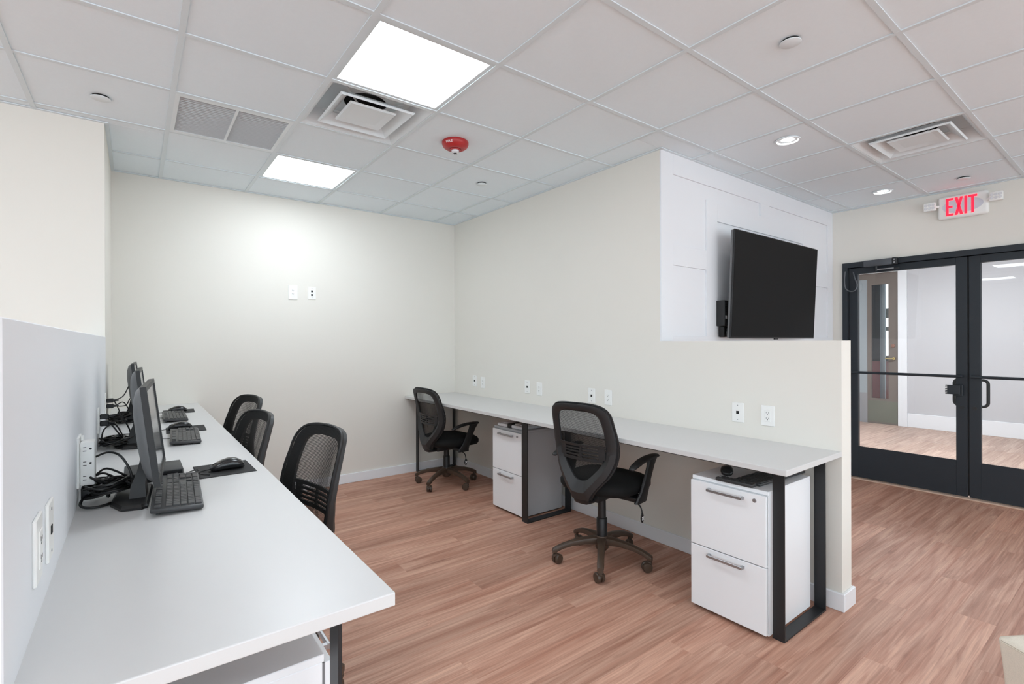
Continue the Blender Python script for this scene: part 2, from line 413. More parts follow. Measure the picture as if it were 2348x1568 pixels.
# ------------------------------------------------------------------ entry doors
tr = struct('trim_1', bx(nb(), XD - 0.03, XD + 0.10, DY1 - 0.045, DY1, 0, DZ), DOORM, 'black aluminium frame around the double glass doors')
obj('jamb', bx(nb(), XD - 0.03, XD + 0.10, DY0, DY0 + 0.045, 0, DZ), DOORM, tr)
obj('head', bx(nb(), XD - 0.03, XD + 0.10, DY0 + 0.045, DY1 - 0.045, DZ - 0.05, DZ), DOORM, tr)
obj('door_stop', bx(nb(), XD + 0.035, XD + 0.055, DY0 + 0.045, DY1 - 0.045, DZ - 0.066, DZ - 0.05), DARK, tr)
tag(obj('threshold', bx(nb(), XD - 0.05, XD + 0.12, DY0, DY1, 0, 0.014, 0.004), THRESH, tr), 'pale metal threshold strip')
struct('trim_2', bx(nb(), XD - 0.012, XD, DY1, DY1 + 0.03, 0, DZ + 0.03), WALL, 'thin painted reveal beside the door frame')
struct('trim_3', bx(nb(), XD - 0.012, XD, DY0, DY1, DZ, DZ + 0.03), WALL, 'thin painted reveal above the door frame')

def leaf(name, ya, yb, label, mid):
    # ya<yb, mid = the edge at the meeting stile
    d = struct(name, bx(nb(), XD, XD + 0.045, ya, ya + 0.075, 0.02, DZ - 0.055, 0.002), DOORM, label)
    obj('stile', bx(nb(), XD, XD + 0.045, yb - 0.075, yb, 0.02, DZ - 0.055, 0.002), DOORM, d)
    obj('rail', bx(nb(), XD, XD + 0.045, ya + 0.075, yb - 0.075, 2.038, DZ - 0.055), DOORM, d)
    obj('rail', bx(nb(), XD, XD + 0.045, ya + 0.075, yb - 0.075, 0.02, 0.318), DOORM, d)
    for a in (obj('glazing_bead', bx(nb(), XD - 0.004, XD, ya + 0.066, yb - 0.066, 0.318, 0.328), DOORM, d),): pass
    obj('pane', bx(nb(), XD + 0.020, XD + 0.026, ya + 0.07, yb - 0.07, 0.31, 2.045), GLASS, d)
    bar = obj('push_bar', cyl(nb(), (XD - 0.055, ya + 0.02, 1.062), (XD - 0.055, yb - 0.02, 1.062), 0.0125, n=14), DOORM, d, True)
    for y in (ya + 0.03, yb - 0.03):
        obj('bar_post', cyl(nb(), (XD - 0.055, y, 1.062), (XD + 0.001, y, 1.062), 0.009, n=10), DOORM, bar, True)
    sgn = 1 if mid == ya else -1
    y = mid + sgn * 0.09
    # pull handle on the corridor side: a D shape standing out from the stile
    ye = y + sgn*0.015; pts = [(XD+0.045, y - sgn*0.05, 1.03), (XD+0.08, y - sgn*0.045, 1.03), (XD+0.095, y - sgn*0.035, 1.03)]
    for q in range(7):
        a_ = q/6*math.pi/2; pts.append((XD+0.095, ye - sgn*0.035*(1-math.sin(a_)), 0.995 + 0.035*math.cos(a_)))
    for q in range(7):
        a_ = q/6*math.pi/2; pts.append((XD+0.095, ye - sgn*0.035*(1-math.cos(a_)), 0.835 - 0.035*math.sin(a_)))
    pts += [(XD+0.095, y - sgn*0.035, 0.80), (XD+0.08, y - sgn*0.045, 0.80), (XD+0.045, y - sgn*0.05, 0.80)]
    obj('pull_handle', tube(nb(), pts, 0.012, 10), DOORM, d, True)
    obj('lock_cylinder', lathe(nb(), ((0.001, 0.0), (0.016, 0.0), (0.016, -0.004), (0.001, -0.004)), (XD - 0.0005, mid + sgn*0.035, 0.79), 16, 'x'), STEEL, d, True)
    return d
MY = 1.046
d1 = leaf('door_1', MY + 0.006, DY1 - 0.05, 'left leaf of the black glazed entry door with closer and latch box', MY + 0.006)
d2 = leaf('door_2', DY0 + 0.05, MY - 0.006, 'right leaf of the black glazed entry door, cut by the frame edge', MY - 0.006)
obj('strip', bx(nb(), XD + 0.01, XD + 0.03, MY - 0.0055, MY + 0.0055, 0.03, 2.09), DARK, d1)
# latch box with paddle on the left leaf
pd = obj('latch_box', bx(nb(), XD - 0.035, XD, MY + 0.03, MY + 0.09, 0.892, 0.99, 0.003), DOORM, d1)
obj('paddle', bx(nb(), XD - 0.06, XD - 0.035, MY + 0.045, MY + 0.142, 0.905, 0.985, 0.003), DOORM, pd)
for k in range(5): obj('notch', bx(nb(), XD - 0.0612, XD - 0.0595, MY + 0.128, MY + 0.1425, 0.912 + k*0.0145, 0.918 + k*0.0145), PLATE, pd)
# door closer
dc = thing('door_closer', 'dark grey hydraulic door closer at the head of the left door leaf', 'door closer', (XD - 0.03, 1.68, 2.12))
obj('body', bx(nb(), -0.05, 0.0, -0.115, 0.115, -0.03, 0.032, 0.006, 2), mat('closer_grey', s(84, 87, 92), 0.4, 0.4, var=0.05), dc, True)
obj('end_cap', bx(nb(), -0.052, -0.001, -0.15, -0.116, -0.03, 0.034, 0.003), STEEL, dc)
a = obj('arm', bx(nb(), -0.035, -0.022, -0.135, 0.02, -0.068, -0.058, 0.002), ALU, dc)
obj('pivot', cyl(nb(), (-0.028, 0.015, -0.075), (-0.028, 0.015, -0.031), 0.011, n=14), STEEL, dc, True)
obj('shoe', bx(nb(), -0.04, -0.016, -0.165, -0.125, -0.074, -0.054, 0.003), STEEL, dc)
for k in range(2): obj('screw', cyl(nb(), (-0.054, -0.133, -0.012 + k*0.026), (-0.0515, -0.133, -0.012 + k*0.026), 0.007, n=12), ALU, dc, True)
# wire loop at the hinge side
wl = obj('wire_loop', tube(nb(), cr([(XD-0.035, 1.965, 2.07), (XD-0.045, 1.968, 1.98), (XD-0.055, 1.955, 1.90), (XD-0.06, 1.915, 1.865), (XD-0.055, 1.87, 1.875), (XD-0.05, 1.858, 1.93), (XD-0.03, 1.885, 2.0), (XD-0.004, 1.905, 2.06)], 5), 0.005, 7), mat('grey_wire', s(96, 99, 103), 0.4), None, True)
tag(wl, 'thin dark door wire loop hanging at the hinge side of the left door leaf', 'wire')

# ------------------------------------------------------------------ corridor beyond the doors
HX, HC = 9.8, 2.95
hf = struct('floor_corridor', bx(nb(), XD + 0.14, HX + 1.6, -2.5, 4.0, -0.1, -0.003), HFLOOR, 'pale wood plank floor of the corridor beyond the doors')
r = 0; y = 3.3
while y > 0.2:
    x = XD + 0.12 - random.random() * PL
    while x < HX:
        a, b = max(x, XD + 0.12), min(x + PL - 0.001, HX)
        if b - a > 0.03: obj('plank', bx(nb(), -(b-a)/2, (b-a)/2, -0.0999, 0.0999, -0.0029, 0.0, 0.00035), HFLOOR, hf, loc=((a+b)/2, y, 0))
        x += PL
    y -= 0.2
struct('ceiling_corridor', bx(nb(), XD + 0.13, HX + 1.6, -2.5, 4.0, HC, HC + 0.1), TILE, 'corridor ceiling beyond the doors')
bm = nb(); bx(bm, HX, HX + 0.12, -2.5, 2.51, 0, HC); bx(bm, HX, HX + 0.12, 2.51, 4.0, 2.5, HC)
struct('wall_corridor', bm, HWALL, 'pale grey corridor wall seen through the glass doors')
struct('wall_corridor_end', bx(nb(), XD + 0.13, HX + 1.6, 4.0, 4.1, 0, HC), HWALL, 'end wall of the corridor, hidden by the panelled wall')
struct('wall_corridor_near', bx(nb(), XD + 0.13, HX + 0.1, -2.6, -2.5, 0, HC), HWALL, 'near end wall of the corridor, outside the view')
struct('baseboard_corridor', bx(nb(), HX - 0.015, HX, -2.5, 2.51, 0, 0.215, 0.003), TRIM, 'tall white baseboard along the corridor wall')
struct('trim_4', bx(nb(), HX - 0.03, HX + 0.05, 2.51, 2.63, 0, 2.62, 0.003), TRIM, 'white casing beside the brown corridor door')
struct('trim_5', bx(nb(), HX - 0.03, HX + 0.05, 2.63, 3.7, 2.49, 2.62, 0.003), TRIM, 'white casing above the brown corridor door')
dd = struct('door_3', bx(nb(), HX + 0.01, HX + 0.05, 2.63, 2.765, 0.0, 2.49), WOODD, 'brown veneer corridor door with a glazed lite and brass lever')
obj('stile', bx(nb(), HX + 0.01, HX + 0.05, 3.0, 3.06, 0.0, 2.49), WOODD, dd)
obj('rail', bx(nb(), HX + 0.01, HX + 0.05, 2.765, 3.0, 2.30, 2.49), WOODD, dd)
obj('rail', bx(nb(), HX + 0.01, HX + 0.05, 2.765, 3.0, 0.0, 0.42), WOODD, dd)
tag(obj('kick_plate', bx(nb(), HX + 0.004, HX + 0.0095, 2.64, 3.05, 0.03, 0.38), OLIVE, dd), 'olive grey metal kick plate')
obj('lite', bx(nb(), HX + 0.025, HX + 0.031, 2.765, 3.0, 0.42, 2.30), GLASS, dd)
lv = obj('lever', cyl(nb(), (HX - 0.03, 2.685, 1.08), (HX + 0.01, 2.685, 1.08), 0.02, n=14), BRASS, dd, True)
obj('lever_arm', bx(nb(), HX - 0.045, HX - 0.03, 2.68, 2.80, 1.07, 1.09, 0.004), BRASS, lv)
obj('deadbolt', cyl(nb(), (HX - 0.01, 2.70, 1.29), (HX + 0.01, 2.70, 1.29), 0.028, n=16), mat('copper', s(150, 112, 98), 0.4, 0.7), dd, True)
sl = struct('window_1', bx(nb(), HX + 0.02, HX + 0.03, 3.06, 3.6, 0.5, 2.4), AQUA, 'frosted side window left of the brown corridor door')
obj('frame', bx(nb(), HX + 0.01, HX + 0.06, 3.06, 3.6, 0.0, 0.5), GREYP, sl); obj('frame', bx(nb(), HX + 0.01, HX + 0.06, 3.06, 3.6, 2.4, 2.49), WOODD, sl)
# room glimpsed through the lite
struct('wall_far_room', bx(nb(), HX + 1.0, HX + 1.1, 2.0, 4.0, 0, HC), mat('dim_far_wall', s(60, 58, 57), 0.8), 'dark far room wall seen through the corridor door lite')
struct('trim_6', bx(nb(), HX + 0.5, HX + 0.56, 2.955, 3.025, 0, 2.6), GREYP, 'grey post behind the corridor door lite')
pn = obj('wall_panel', bx(nb(), HX + 0.9, HX + 0.95, 2.7, 3.5, 0.3, 1.0), REDP); tag(pn, 'dull red panel glimpsed low behind the brown corridor door', 'panel')
wn = struct('window_2', bx(nb(), HX + 0.94, HX + 0.98, 3.035, 3.085, 1.1, 1.55), DAY, 'bright narrow window strip glimpsed through the door lite')
obj('pane', bx(nb(), HX + 0.94, HX + 0.98, 3.035, 3.085, 1.62, 1.78), DAY, wn); obj('pane', bx(nb(), HX + 0.94, HX + 0.98, 3.035, 3.085, 1.95, 2.45), DAY, wn)
hl = thing('corridor_light', 'unseen long ceiling light that lights the corridor beyond the doors', 'light', (7.6, 1.6, HC))  # out-of-view fixture that lights the corridor
obj('housing', bx(nb(), -0.32, 0.32, -0.92, 0.92, -0.05, 0.0, 0.004), VENTW, hl); obj('diffuser', bx(nb(), -0.3, 0.3, -0.9, 0.9, -0.055, -0.0502), HLED, hl)

# ------------------------------------------------------------------ ceiling fixtures
def cell_c(u, v): return (OX + (u + 0.5) * T, OY + (v + 0.5) * T, CEIL)
def led_panel(u, v, label, grp='square LED ceiling panels'):
    t = thing('led_panel', label, 'ceiling light', cell_c(u, v), 0, grp)
    h = T/2 - 0.008; k = 0.272
    bm = nb()
    for x0, x1, y0, y1 in ((-h, h, -h, -k), (-h, h, k, h), (-h, -k, -k, k), (k, h, -k, k)): bx(bm, x0, x1, y0, y1, 0.004, 0.03)
    obj('frame', bm, TEE, t)
    obj('diffuser', bx(nb(), -k, k, -k, k, 0.008, 0.014), LED, t)
    obj('housing', bx(nb(), -h, h, -h, h, 0.031, 0.05), TEE, t)
    return t
led_panel(0, 0, 'large lit square ceiling panel nearest the camera, above the air diffuser')
led_panel(0, 3, 'lit square ceiling panel nearest the back wall')
for c, wd_ in zip(extra_lights, ('just left of the view beyond the left partition', 'added for fill light behind the camera, right of centre', 'added for fill light straight behind the camera', 'added for fill light behind the camera at left', 'added for fill light behind the view near the entry wall', 'far left near the added side openings')): led_panel(c[0], c[1], 'lit square ceiling panel ' + wd_)

def diffuser(u, v, label):
    t = thing('air_diffuser', label, 'air vent', cell_c(u, v), 0, 'square ceiling air diffusers')
    h = T/2 - 0.008
    def sq(a, z): return [Vector((-a, -a, z)), Vector((a, -a, z)), Vector((a, a, z)), Vector((-a, a, z))]
    # pan: flange, slopes up to a flat back with a round collar
    obj('pan', loft(nb(), [sq(h, 0.003), sq(0.286, 0.003), sq(0.268, 0.014), sq(0.225, 0.085), sq(0.222, 0.09), sq(0.265, 0.022), sq(0.284, 0.010), sq(h, 0.010)], closed=True), VENTW, t, True, 0.5)
    bm = nb(); a = 0.226; n = 32
    top = [bm.verts.new((-a, -a, 0.085)), bm.verts.new((a, -a, 0.085)), bm.verts.new((a, a, 0.085)), bm.verts.new((-a, a, 0.085))]
    c = [bm.verts.new((0.12*math.cos(2*math.pi*(i+0.5)/n - 0.75*math.pi), 0.12*math.sin(2*math.pi*(i+0.5)/n - 0.75*math.pi), 0.085)) for i in range(n)]
    for q in range(4):
        for i in range(8):
            k = q*8 + i
            bm.faces.new((top[q] if i < 4 else top[(q+1) % 4], c[k], c[(k+1) % n])) if i != 7 or True else None
        bm.faces.new((top[q], top[(q+1) % 4], c[q*8+4]))
    obj('back_plate', bm, VENTW, t)
    obj('duct_collar', loft(nb(), [ring(Vector((0,0,0.086)), X_, Y_, 0.12, 0.12, 32), ring(Vector((0,0,0.15)), X_, Y_, 0.12, 0.12, 32), ring(Vector((0,0,0.15)), X_, Y_, 0.01, 0.01, 32)], cap=False), DUCT, t, True)
    obj('louver', loft(nb(), [sq(0.212, 0.004), sq(0.205, -0.004), sq(0.150, 0.046), sq(0.145, 0.046), sq(0.20, 0.002), sq(0.211, 0.008)], closed=True), VENTW, t, True, 0.5)
    obj('louver', loft(nb(), [sq(0.135, 0.010), sq(0.128, 0.000), sq(0.05, 0.022), sq(0.03, 0.022), sq(0.03, 0.026), sq(0.05, 0.026), sq(0.126, 0.012)], cap=True), VENTW, t, True, 0.5)
    obj('screw', cyl(nb(), (0, 0, 0.018), (0, 0, 0.0225), 0.007, n=12), GREYP, t)
    for q in range(4):
        a = math.pi/4 + q*math.pi/2
        obj('strut', tube(nb(), [(0.1*math.cos(a), 0.1*math.sin(a), 0.035), (0.27*math.cos(a), 0.27*math.sin(a), 0.07)], 0.005, 6), VENTW, t)
    return t
diffuser(0, 1, 'white square ceiling air diffuser between the two lit panels')
diffuser(5, -2, 'white square ceiling air diffuser at the right, near the exit sign')

t = thing('return_grille', 'grey louvered return air grille in the ceiling at upper left', 'air vent', cell_c(-1, 2))
h = T/2 - 0.008; bm = nb()
for x0, x1, y0, y1 in ((-h, h, -h, -0.262), (-h, h, 0.262, h), (-h, -0.272, -0.262, 0.262), (0.272, h, -0.262, 0.262)): bx(bm, x0, x1, y0, y1, 0.001, 0.03)
obj('frame', bm, VENTW, t)
obj('divider', bx(nb(), -0.007, 0.007, -0.262, 0.262, 0.001, 0.02), VENTW, t)
bm = nb(); n = 23
for i in range(n):
    y = -0.255 + 0.51 * i / (n - 1); m_ = Matrix.Translation((0, y, 0.016)) @ Matrix.Rotation(R(14), 4, 'X')
    bx(bm, -0.272, 0.272, -0.0014, 0.0014, -0.0125, 0.0125, mtx=m_)
o = obj('louver_slats', bm, VENTG, t); o['kind'] = 'stuff'
obj('back_box', bx(nb(), -h, h, -h, h, 0.06, 0.08), DUCT, t)

def sprinkler(x, y, label):
    t = thing('sprinkler_cover', label, 'sprinkler', (x, y, CEIL), 0, 'concealed sprinkler covers')
    obj('cup', lathe(nb(), ((0.036, 0.006), (0.036, -0.003), (0.034, -0.003), (0.034, 0.006)), n=28), DARK, t, True)
    obj('cover_plate', lathe(nb(), ((0.001, -0.008), (0.041, -0.008), (0.043, -0.0065), (0.043, -0.004), (0.001, -0.004)), n=32), VENTW, t, True)
sprinkler(*cell_c(-2, 2)[:2], 'round white sprinkler cover in the ceiling at the upper left corner')
sprinkler(*cell_c(2, -2)[:2], 'round white sprinkler cover in the ceiling at top right')
sprinkler(*cell_c(2, 2)[:2], 'round white sprinkler cover beyond the red fire strobe')
sprinkler(*cell_c(7, -2)[:2], 'round white sprinkler cover in the ceiling above the exit sign')

def downlight(x, y, label):
    t = thing('downlight', label, 'ceiling light', (x, y, CEIL), 0, 'recessed round downlights')
    obj('trim_ring', loft(nb(), [ring(Vector((0,0,z)), X_, Y_, r, r, 32) for r, z in ((0.074, 0.004), (0.073, -0.003), (0.066, -0.004), (0.058, 0.003), (0.058, 0.006))], closed=True), VENTW, t, True)
    obj('reflector', loft(nb(), [ring(Vector((0,0,z)), X_, Y_, r, r, 32) for r, z in ((0.058, 0.0045), (0.05, 0.0055))], cap=False), VENTW, t, True)
    obj('lamp', lathe(nb(), ((0.001, 0.0035), (0.030, 0.0035), (0.037, 0.0052), (0.001, 0.0053)), n=28), DLED, t, True)
downlight(3.41, 1.505, 'lit recessed round downlight nearer the panelled wall corner')
downlight(5.26, 1.52, 'lit recessed round downlight beside the exit sign')

# fire strobe
t = thing('fire_strobe', 'red ceiling fire alarm strobe with white FIRE lettering', 'fire alarm', (1.68, 2.83, CEIL), R(0))
obj('body', lathe(nb(), ((0.001, 0.005), (0.083, 0.005), (0.087, 0.0), (0.087, -0.012), (0.079, -0.030), (0.060, -0.043), (0.042, -0.047), (0.036, -0.045), (0.001, -0.045)), n=40), RED, t, True)
obj('bezel', lathe(nb(), ((0.030, -0.044), (0.036, -0.047), (0.034, -0.052), (0.026, -0.052), (0.024, -0.044)), n=28), RED, t, True)
obj('lamp_lens', lathe(nb(), ((0.025, -0.046), (0.025, -0.062), (0.018, -0.069), (0.001, -0.071)), n=20), LENS, t, True)
bm = nb(); bx(bm, -0.012, 0.012, -0.004, 0.004, -0.073, -0.0705); bx(bm, -0.004, 0.004, -0.012, 0.012, -0.073, -0.0705)
obj('tube', bm, DARK, t)

def text_mesh(txt, size):
    c = bpy.data.curves.new('txt', 'FONT'); c.body = txt; c.size = size; c.align_x = 'CENTER'; c.align_y = 'CENTER'; c.resolution_u = 3
    o = bpy.data.objects.new('txt', c); COL.objects.link(o)
    me = bpy.data.meshes.new_from_object(o.evaluated_get(bpy.context.evaluated_depsgraph_get()))
    bpy.data.objects.remove(o); return me
tmh = text_mesh('FIRE', 0.026)
bmt = nb(); bmt.from_mesh(tmh)
bmesh.ops.subdivide_edges(bmt, edges=[e for e in bmt.edges if e.calc_length() > 0.008], cuts=1)
A0 = math.atan2(-2.83, -1.68) - R(28)
for v in bmt.verts:
    sx, sy = v.co.x, v.co.y
    zz = -0.021 + sy * 0.75; rr = 0.0885 - max(0, (-zz - 0.012)) * 0.42
    a = A0 + sx / 0.083
    v.co = Vector((rr * math.cos(a), rr * math.sin(a), zz))
bmesh.ops.recalc_face_normals(bmt, faces=bmt.faces[:])
obj('lettering', bmt, WHITE, t)

# ------------------------------------------------------------------ exit sign
t = thing('exit_sign', 'white wall exit sign with red EXIT letters and two lamp heads', 'exit sign', (XD, 1.072, 2.54))
obj('housing', bx(nb(), -0.05, 0.0, -0.165, 0.165, -0.1, 0.1, 0.02, 3), PLATE, t, True)
obj('diffuser', loft(nb(), [ring(Vector((x, 0, 0)), Y_, Z_, 0.135, 0.062, 28) for x in (-0.0508, -0.0495)]), EXITG, t, True)
def letter(polys, yo):
    bm = nb()
    for P in polys: prism(bm, P, -0.0535, -0.0505, lambda a, b, c: (c, -(a + yo), b))
    obj('letter', bm, EXITR, t)
H2 = 0.076; W = 0.050; B = 0.0175
letter([[(0,-H2),(B,-H2),(B,H2),(0,H2)], [(B,H2-B),(W,H2-B),(W,H2),(B,H2)], [(B,-H2),(W,-H2),(W,-H2+B),(B,-H2+B)], [(B,-B/2),(W*0.88,-B/2),(W*0.88,B/2),(B,B/2)]], -0.108)
letter([[(0,-H2),(B*1.1,-H2),(W*1.1,H2),(W*1.1-B*1.1,H2)], [(0,H2),(B*1.1,H2),(W*1.1*0.5+B*0.55,0.0),(W*1.1*0.5-B*0.55,0.0)], [(W*1.1-B*1.1,-H2),(W*1.1,-H2),(W*1.1*0.5+B*0.55,0.0),(W*1.1*0.5-B*0.55,0.0)]], -0.050)
letter([[(0,-H2),(B,-H2),(B,H2),(0,H2)]], 0.014)
letter([[(0,H2-B),(W*1.15,H2-B),(W*1.15,H2),(0,H2)], [(W*0.575-B/2,-H2),(W*0.575+B/2,-H2),(W*0.575+B/2,H2-B),(W*0.575-B/2,H2-B)]], 0.038)
for sg in (-1, 1):
    hd = obj('lamp_head', bx(nb(), -0.085, -0.045, sg*0.215-0.042, sg*0.215+0.042, -0.042+0.03, 0.062, 0.008, 2), PLATE, t, True)
    obj('neck', cyl(nb(), (-0.04, sg*0.16, 0.02), (-0.06, sg*0.19, 0.02), 0.012, n=12), PLATE, hd, True)
    for i in range(3):
        for j in range(2):
            obj('lens', lathe(nb(), ((0.001, -0.002), (0.010, -0.002), (0.012, 0.002), (0.001, 0.002)), (-0.0865, sg*0.215 + (i-1)*0.025, 0.012 + j*0.026), 12, 'x'), LENS, hd, True)

# ------------------------------------------------------------------ television
YTT, YTB, ZT0, ZT1 = 1.93, 1.966, 1.3945, 2.206
tilt = math.atan2(YTB - YTT, ZT1 - ZT0); TVW = 1.432; TVH = math.hypot(YTB - YTT, ZT1 - ZT0)
tv = thing('television', 'large black flat television tilted down on the white panelled wall', 'television', (4.245, YTB, ZT0)); tv.rotation_euler = (tilt, 0, 0)
obj('bezel', bx(nb(), -TVW/2, TVW/2, 0.0, 0.012, 0, TVH, 0.0015), BLK, tv)
obj('screen', bx(nb(), -TVW/2 + 0.006, TVW/2 - 0.006, -0.0012, 0.0, 0.012, TVH - 0.006), TVS, tv)
obj('back_cover', bx(nb(), -TVW/2 + 0.004, TVW/2 - 0.004, 0.0122, 0.034, 0.004, TVH - 0.004, 0.004), MONB, tv)
obj('bulge', bx(nb(), -0.5, 0.5, 0.0345, 0.058, 0.06, 0.5, 0.01, 2), BLK2, tv)
obj('sensor', bx(nb(), -0.03, 0.03, 0.0, 0.01, -0.008, 0.0), BLK, tv)
wmn = obj('wall_mount', bx(nb(), -0.28, 0.28, 0.058, 0.075, 0.2, 0.5, 0.003), STEEL, tv)
for sx in (-0.2, 0.2): obj('mount_arm', bx(nb(), sx - 0.02, sx + 0.02, 0.075, 0.118, 0.3, 0.42), STEEL, wmn)
mp_ = thing('mini_pc', 'small black media computer mounted behind the television, left side', 'computer', (3.60, 2.045, 1.49))
obj('case', bx(nb(), -0.055, 0.055, -0.02, 0.048, 0, 0.195, 0.003), BLK, mp_)
obj('front_panel', bx(nb(), -0.05, -0.012, -0.0215, -0.0202, 0.012, 0.185), BLK2, mp_)
obj('sticker', bx(nb(), -0.042, -0.022, -0.0228, -0.0216, 0.055, 0.08), PAPER, mp_)
for k in range(4): obj('port', bx(nb(), -0.038, -0.022, -0.0228, -0.0216, 0.105 + k*0.018, 0.113 + k*0.018), DARK, mp_)
bm = nb(); random.seed(3)
bx(bm, -0.03, 0.03, -0.0, 0.045, -0.085, -0.002, 0.005)
for k in range(5): tube(bm, cr([(random.uniform(-.02,.02), -0.008+random.uniform(-.006,.0), random.uniform(-.08,-.01)) for _ in range(7)], 4), 0.003, 5)
cb = obj('power_brick', bm, CABLE, None, True); cb.location = (3.605, 2.043, 1.49); tag(cb, 'black power brick with cords hanging below the media computer', 'power adapter')

# ------------------------------------------------------------------ wall plates
def outlet(loc, rz, label, kind, group='white wall plates', w2=0.037, h2=0.058):
    # local: plate faces -Y
    nm = 'outlet_plate' if kind == 'duplex' else 'data_plate'
    t = thing(nm, label, 'wall plate', loc, rz, group)
    obj('plate', bx(nb(), -w2, w2, -0.006, 0.0, -h2, h2, 0.002), PLATE, t)
    if kind == 'duplex':
        f = obj('receptacle', bx(nb(), -0.0165, 0.0165, -0.0085, -0.006, -0.0335, 0.0335, 0.0008), PLATE, t)
        bm = nb()
        for z in (-0.016, 0.016):
            bx(bm, -0.0075, -0.0055, -0.0089, -0.0085, z-0.002, z+0.006); bx(bm, 0.0055, 0.0075, -0.0089, -0.0085, z-0.002, z+0.005)
            cyl(bm, (0, -0.0085, z-0.007), (0, -0.0089, z-0.007), 0.0026, n=8)
        obj('slots', bm, DARK, f)
    else:
        zs = (0.0,) if kind == 'data' else (0.017, -0.017)
        for z in zs: obj('jack', bx(nb(), -0.0085, 0.0085, -0.0075, -0.006, z-0.0085, z+0.0085), DARK, t)
        for z in (-0.042, 0.042): obj('screw', cyl(nb(), (0, -0.006, z), (0, -0.0072, z), 0.003, n=8), GREYP, t)
    return t
outlet((1.152, YB, 1.836), 0, 'white duplex outlet plate high on the back wall', 'duplex', w2=0.04, h2=0.066)
outlet((1.32, YB, 1.837), 0, 'white plate with two black jacks high on the back wall', 'data2', w2=0.035)
RZ = R(-90)   # faces -X
RP = R(90) 
def rplate(y, z, label, kind): outlet((XR, y, z), RZ, label, kind)
rplate(4.434, 0.965, 'white data plate above the right desk, nearest the back corner', 'data')
rplate(4.277, 0.955, 'white duplex outlet above the right desk, nearest the back corner', 'duplex')
rplate(3.546, 0.962, 'white data plate above the right desk, second pair from the back corner', 'data')
rplate(3.377, 0.955, 'white duplex outlet above the right desk, second pair from the back corner', 'duplex')
rplate(2.741, 0.95, 'white data plate just above the near mesh chair on the right wall', 'data')
rplate(2.569, 0.95, 'white duplex outlet right of the near mesh chair on the right wall', 'duplex')
rplate(1.55, 0.951, 'white data plate nearest the end of the right desk', 'data')
rplate(1.374, 0.951, 'white duplex outlet nearest the end of the right desk', 'duplex')
# on the left partition (faces +X)
outlet((XL, 1.212, 1.012), RP, 'white duplex outlet on the left partition, nearest the camera', 'duplex')
outlet((XL, 1.365, 1.0), RP, 'white data plate on the left partition, second from the camera', 'data')
outlet((XL, 3.02, 1.015), RP, 'white outlet plate with black plugs behind the middle monitor', 'duplex')
outlet((XL, 3.67, 1.03), RP, 'white outlet plate with black plugs behind the farthest monitor', 'duplex')

# ------------------------------------------------------------------ desks
def desk(name, label, x0, x1, y0, y1, zt, loops, wallx):
    t = thing(name, label, 'desk', ((x0+x1)/2, (y0+y1)/2, 0))
    cx, cy = (x0+x1)/2, (y0+y1)/2
    obj('worktop', bx(nb(), x0-cx-(0.003 if wallx == x0 else 0), x1-cx+(0.003 if wallx == x1 else 0), y0-cy, y1-cy, zt-0.027, zt, 0.0025, 2), LAM, t)
    for i, (lx0, lx1, ly0, ly1) in enumerate(loops):
        fr = obj('leg_frame', bx(nb(), lx0-cx, lx1-cx, ly0-cy, ly1-cy, 0, 0.008, 0.001), STEEL, t)
        obj('leg', bx(nb(), lx0-cx, lx0-cx+0.008, ly0-cy, ly1-cy, 0.008, zt-0.035, 0.001), STEEL, fr)
        obj('leg', bx(nb(), lx1-cx-0.008, lx1-cx, ly0-cy, ly1-cy, 0.008, zt-0.035, 0.001), STEEL, fr)
        obj('top_bar', bx(nb(), lx0-cx, lx1-cx, ly0-cy, ly1-cy, zt-0.035, zt-0.0272, 0.001), STEEL, fr)
    return t, cx, cy
ZR, ZL = 0.81, 0.88
rd, cx, cy = desk('long_desk', 'long white laminate desk on black steel loop legs along the right wall', 2.258, XR, 1.005, YB, ZR,
     [(2.347, 2.80, 1.055, 1.108), (2.355, 2.81, 2.925, 2.99), (2.375, 2.83, 4.785, 4.835)], XR)
obj('rail', bx(nb(), 2.272-cx, 2.30-cx, 1.112-cy, YB-0.02-cy, ZR-0.033, ZR-0.0272), STEEL, rd)  # black strip added for the shadow line under the front edge
ld, cx, cy = desk('monitor_desk', 'long white laminate desk with monitors along the left partition', XL, 0.41, 0.927, YB, ZL,
     [(-0.10, 0.328, 1.0, 1.055), (-0.10, 0.328, 2.86, 2.91), (-0.10, 0.328, 4.78, 4.83)], XL)
obj('rail', bx(nb(), XL+0.02-cx, 0.30-cx, 0.945-cy, 0.965-cy, ZL-0.034, ZL-0.0272), STEEL, ld)

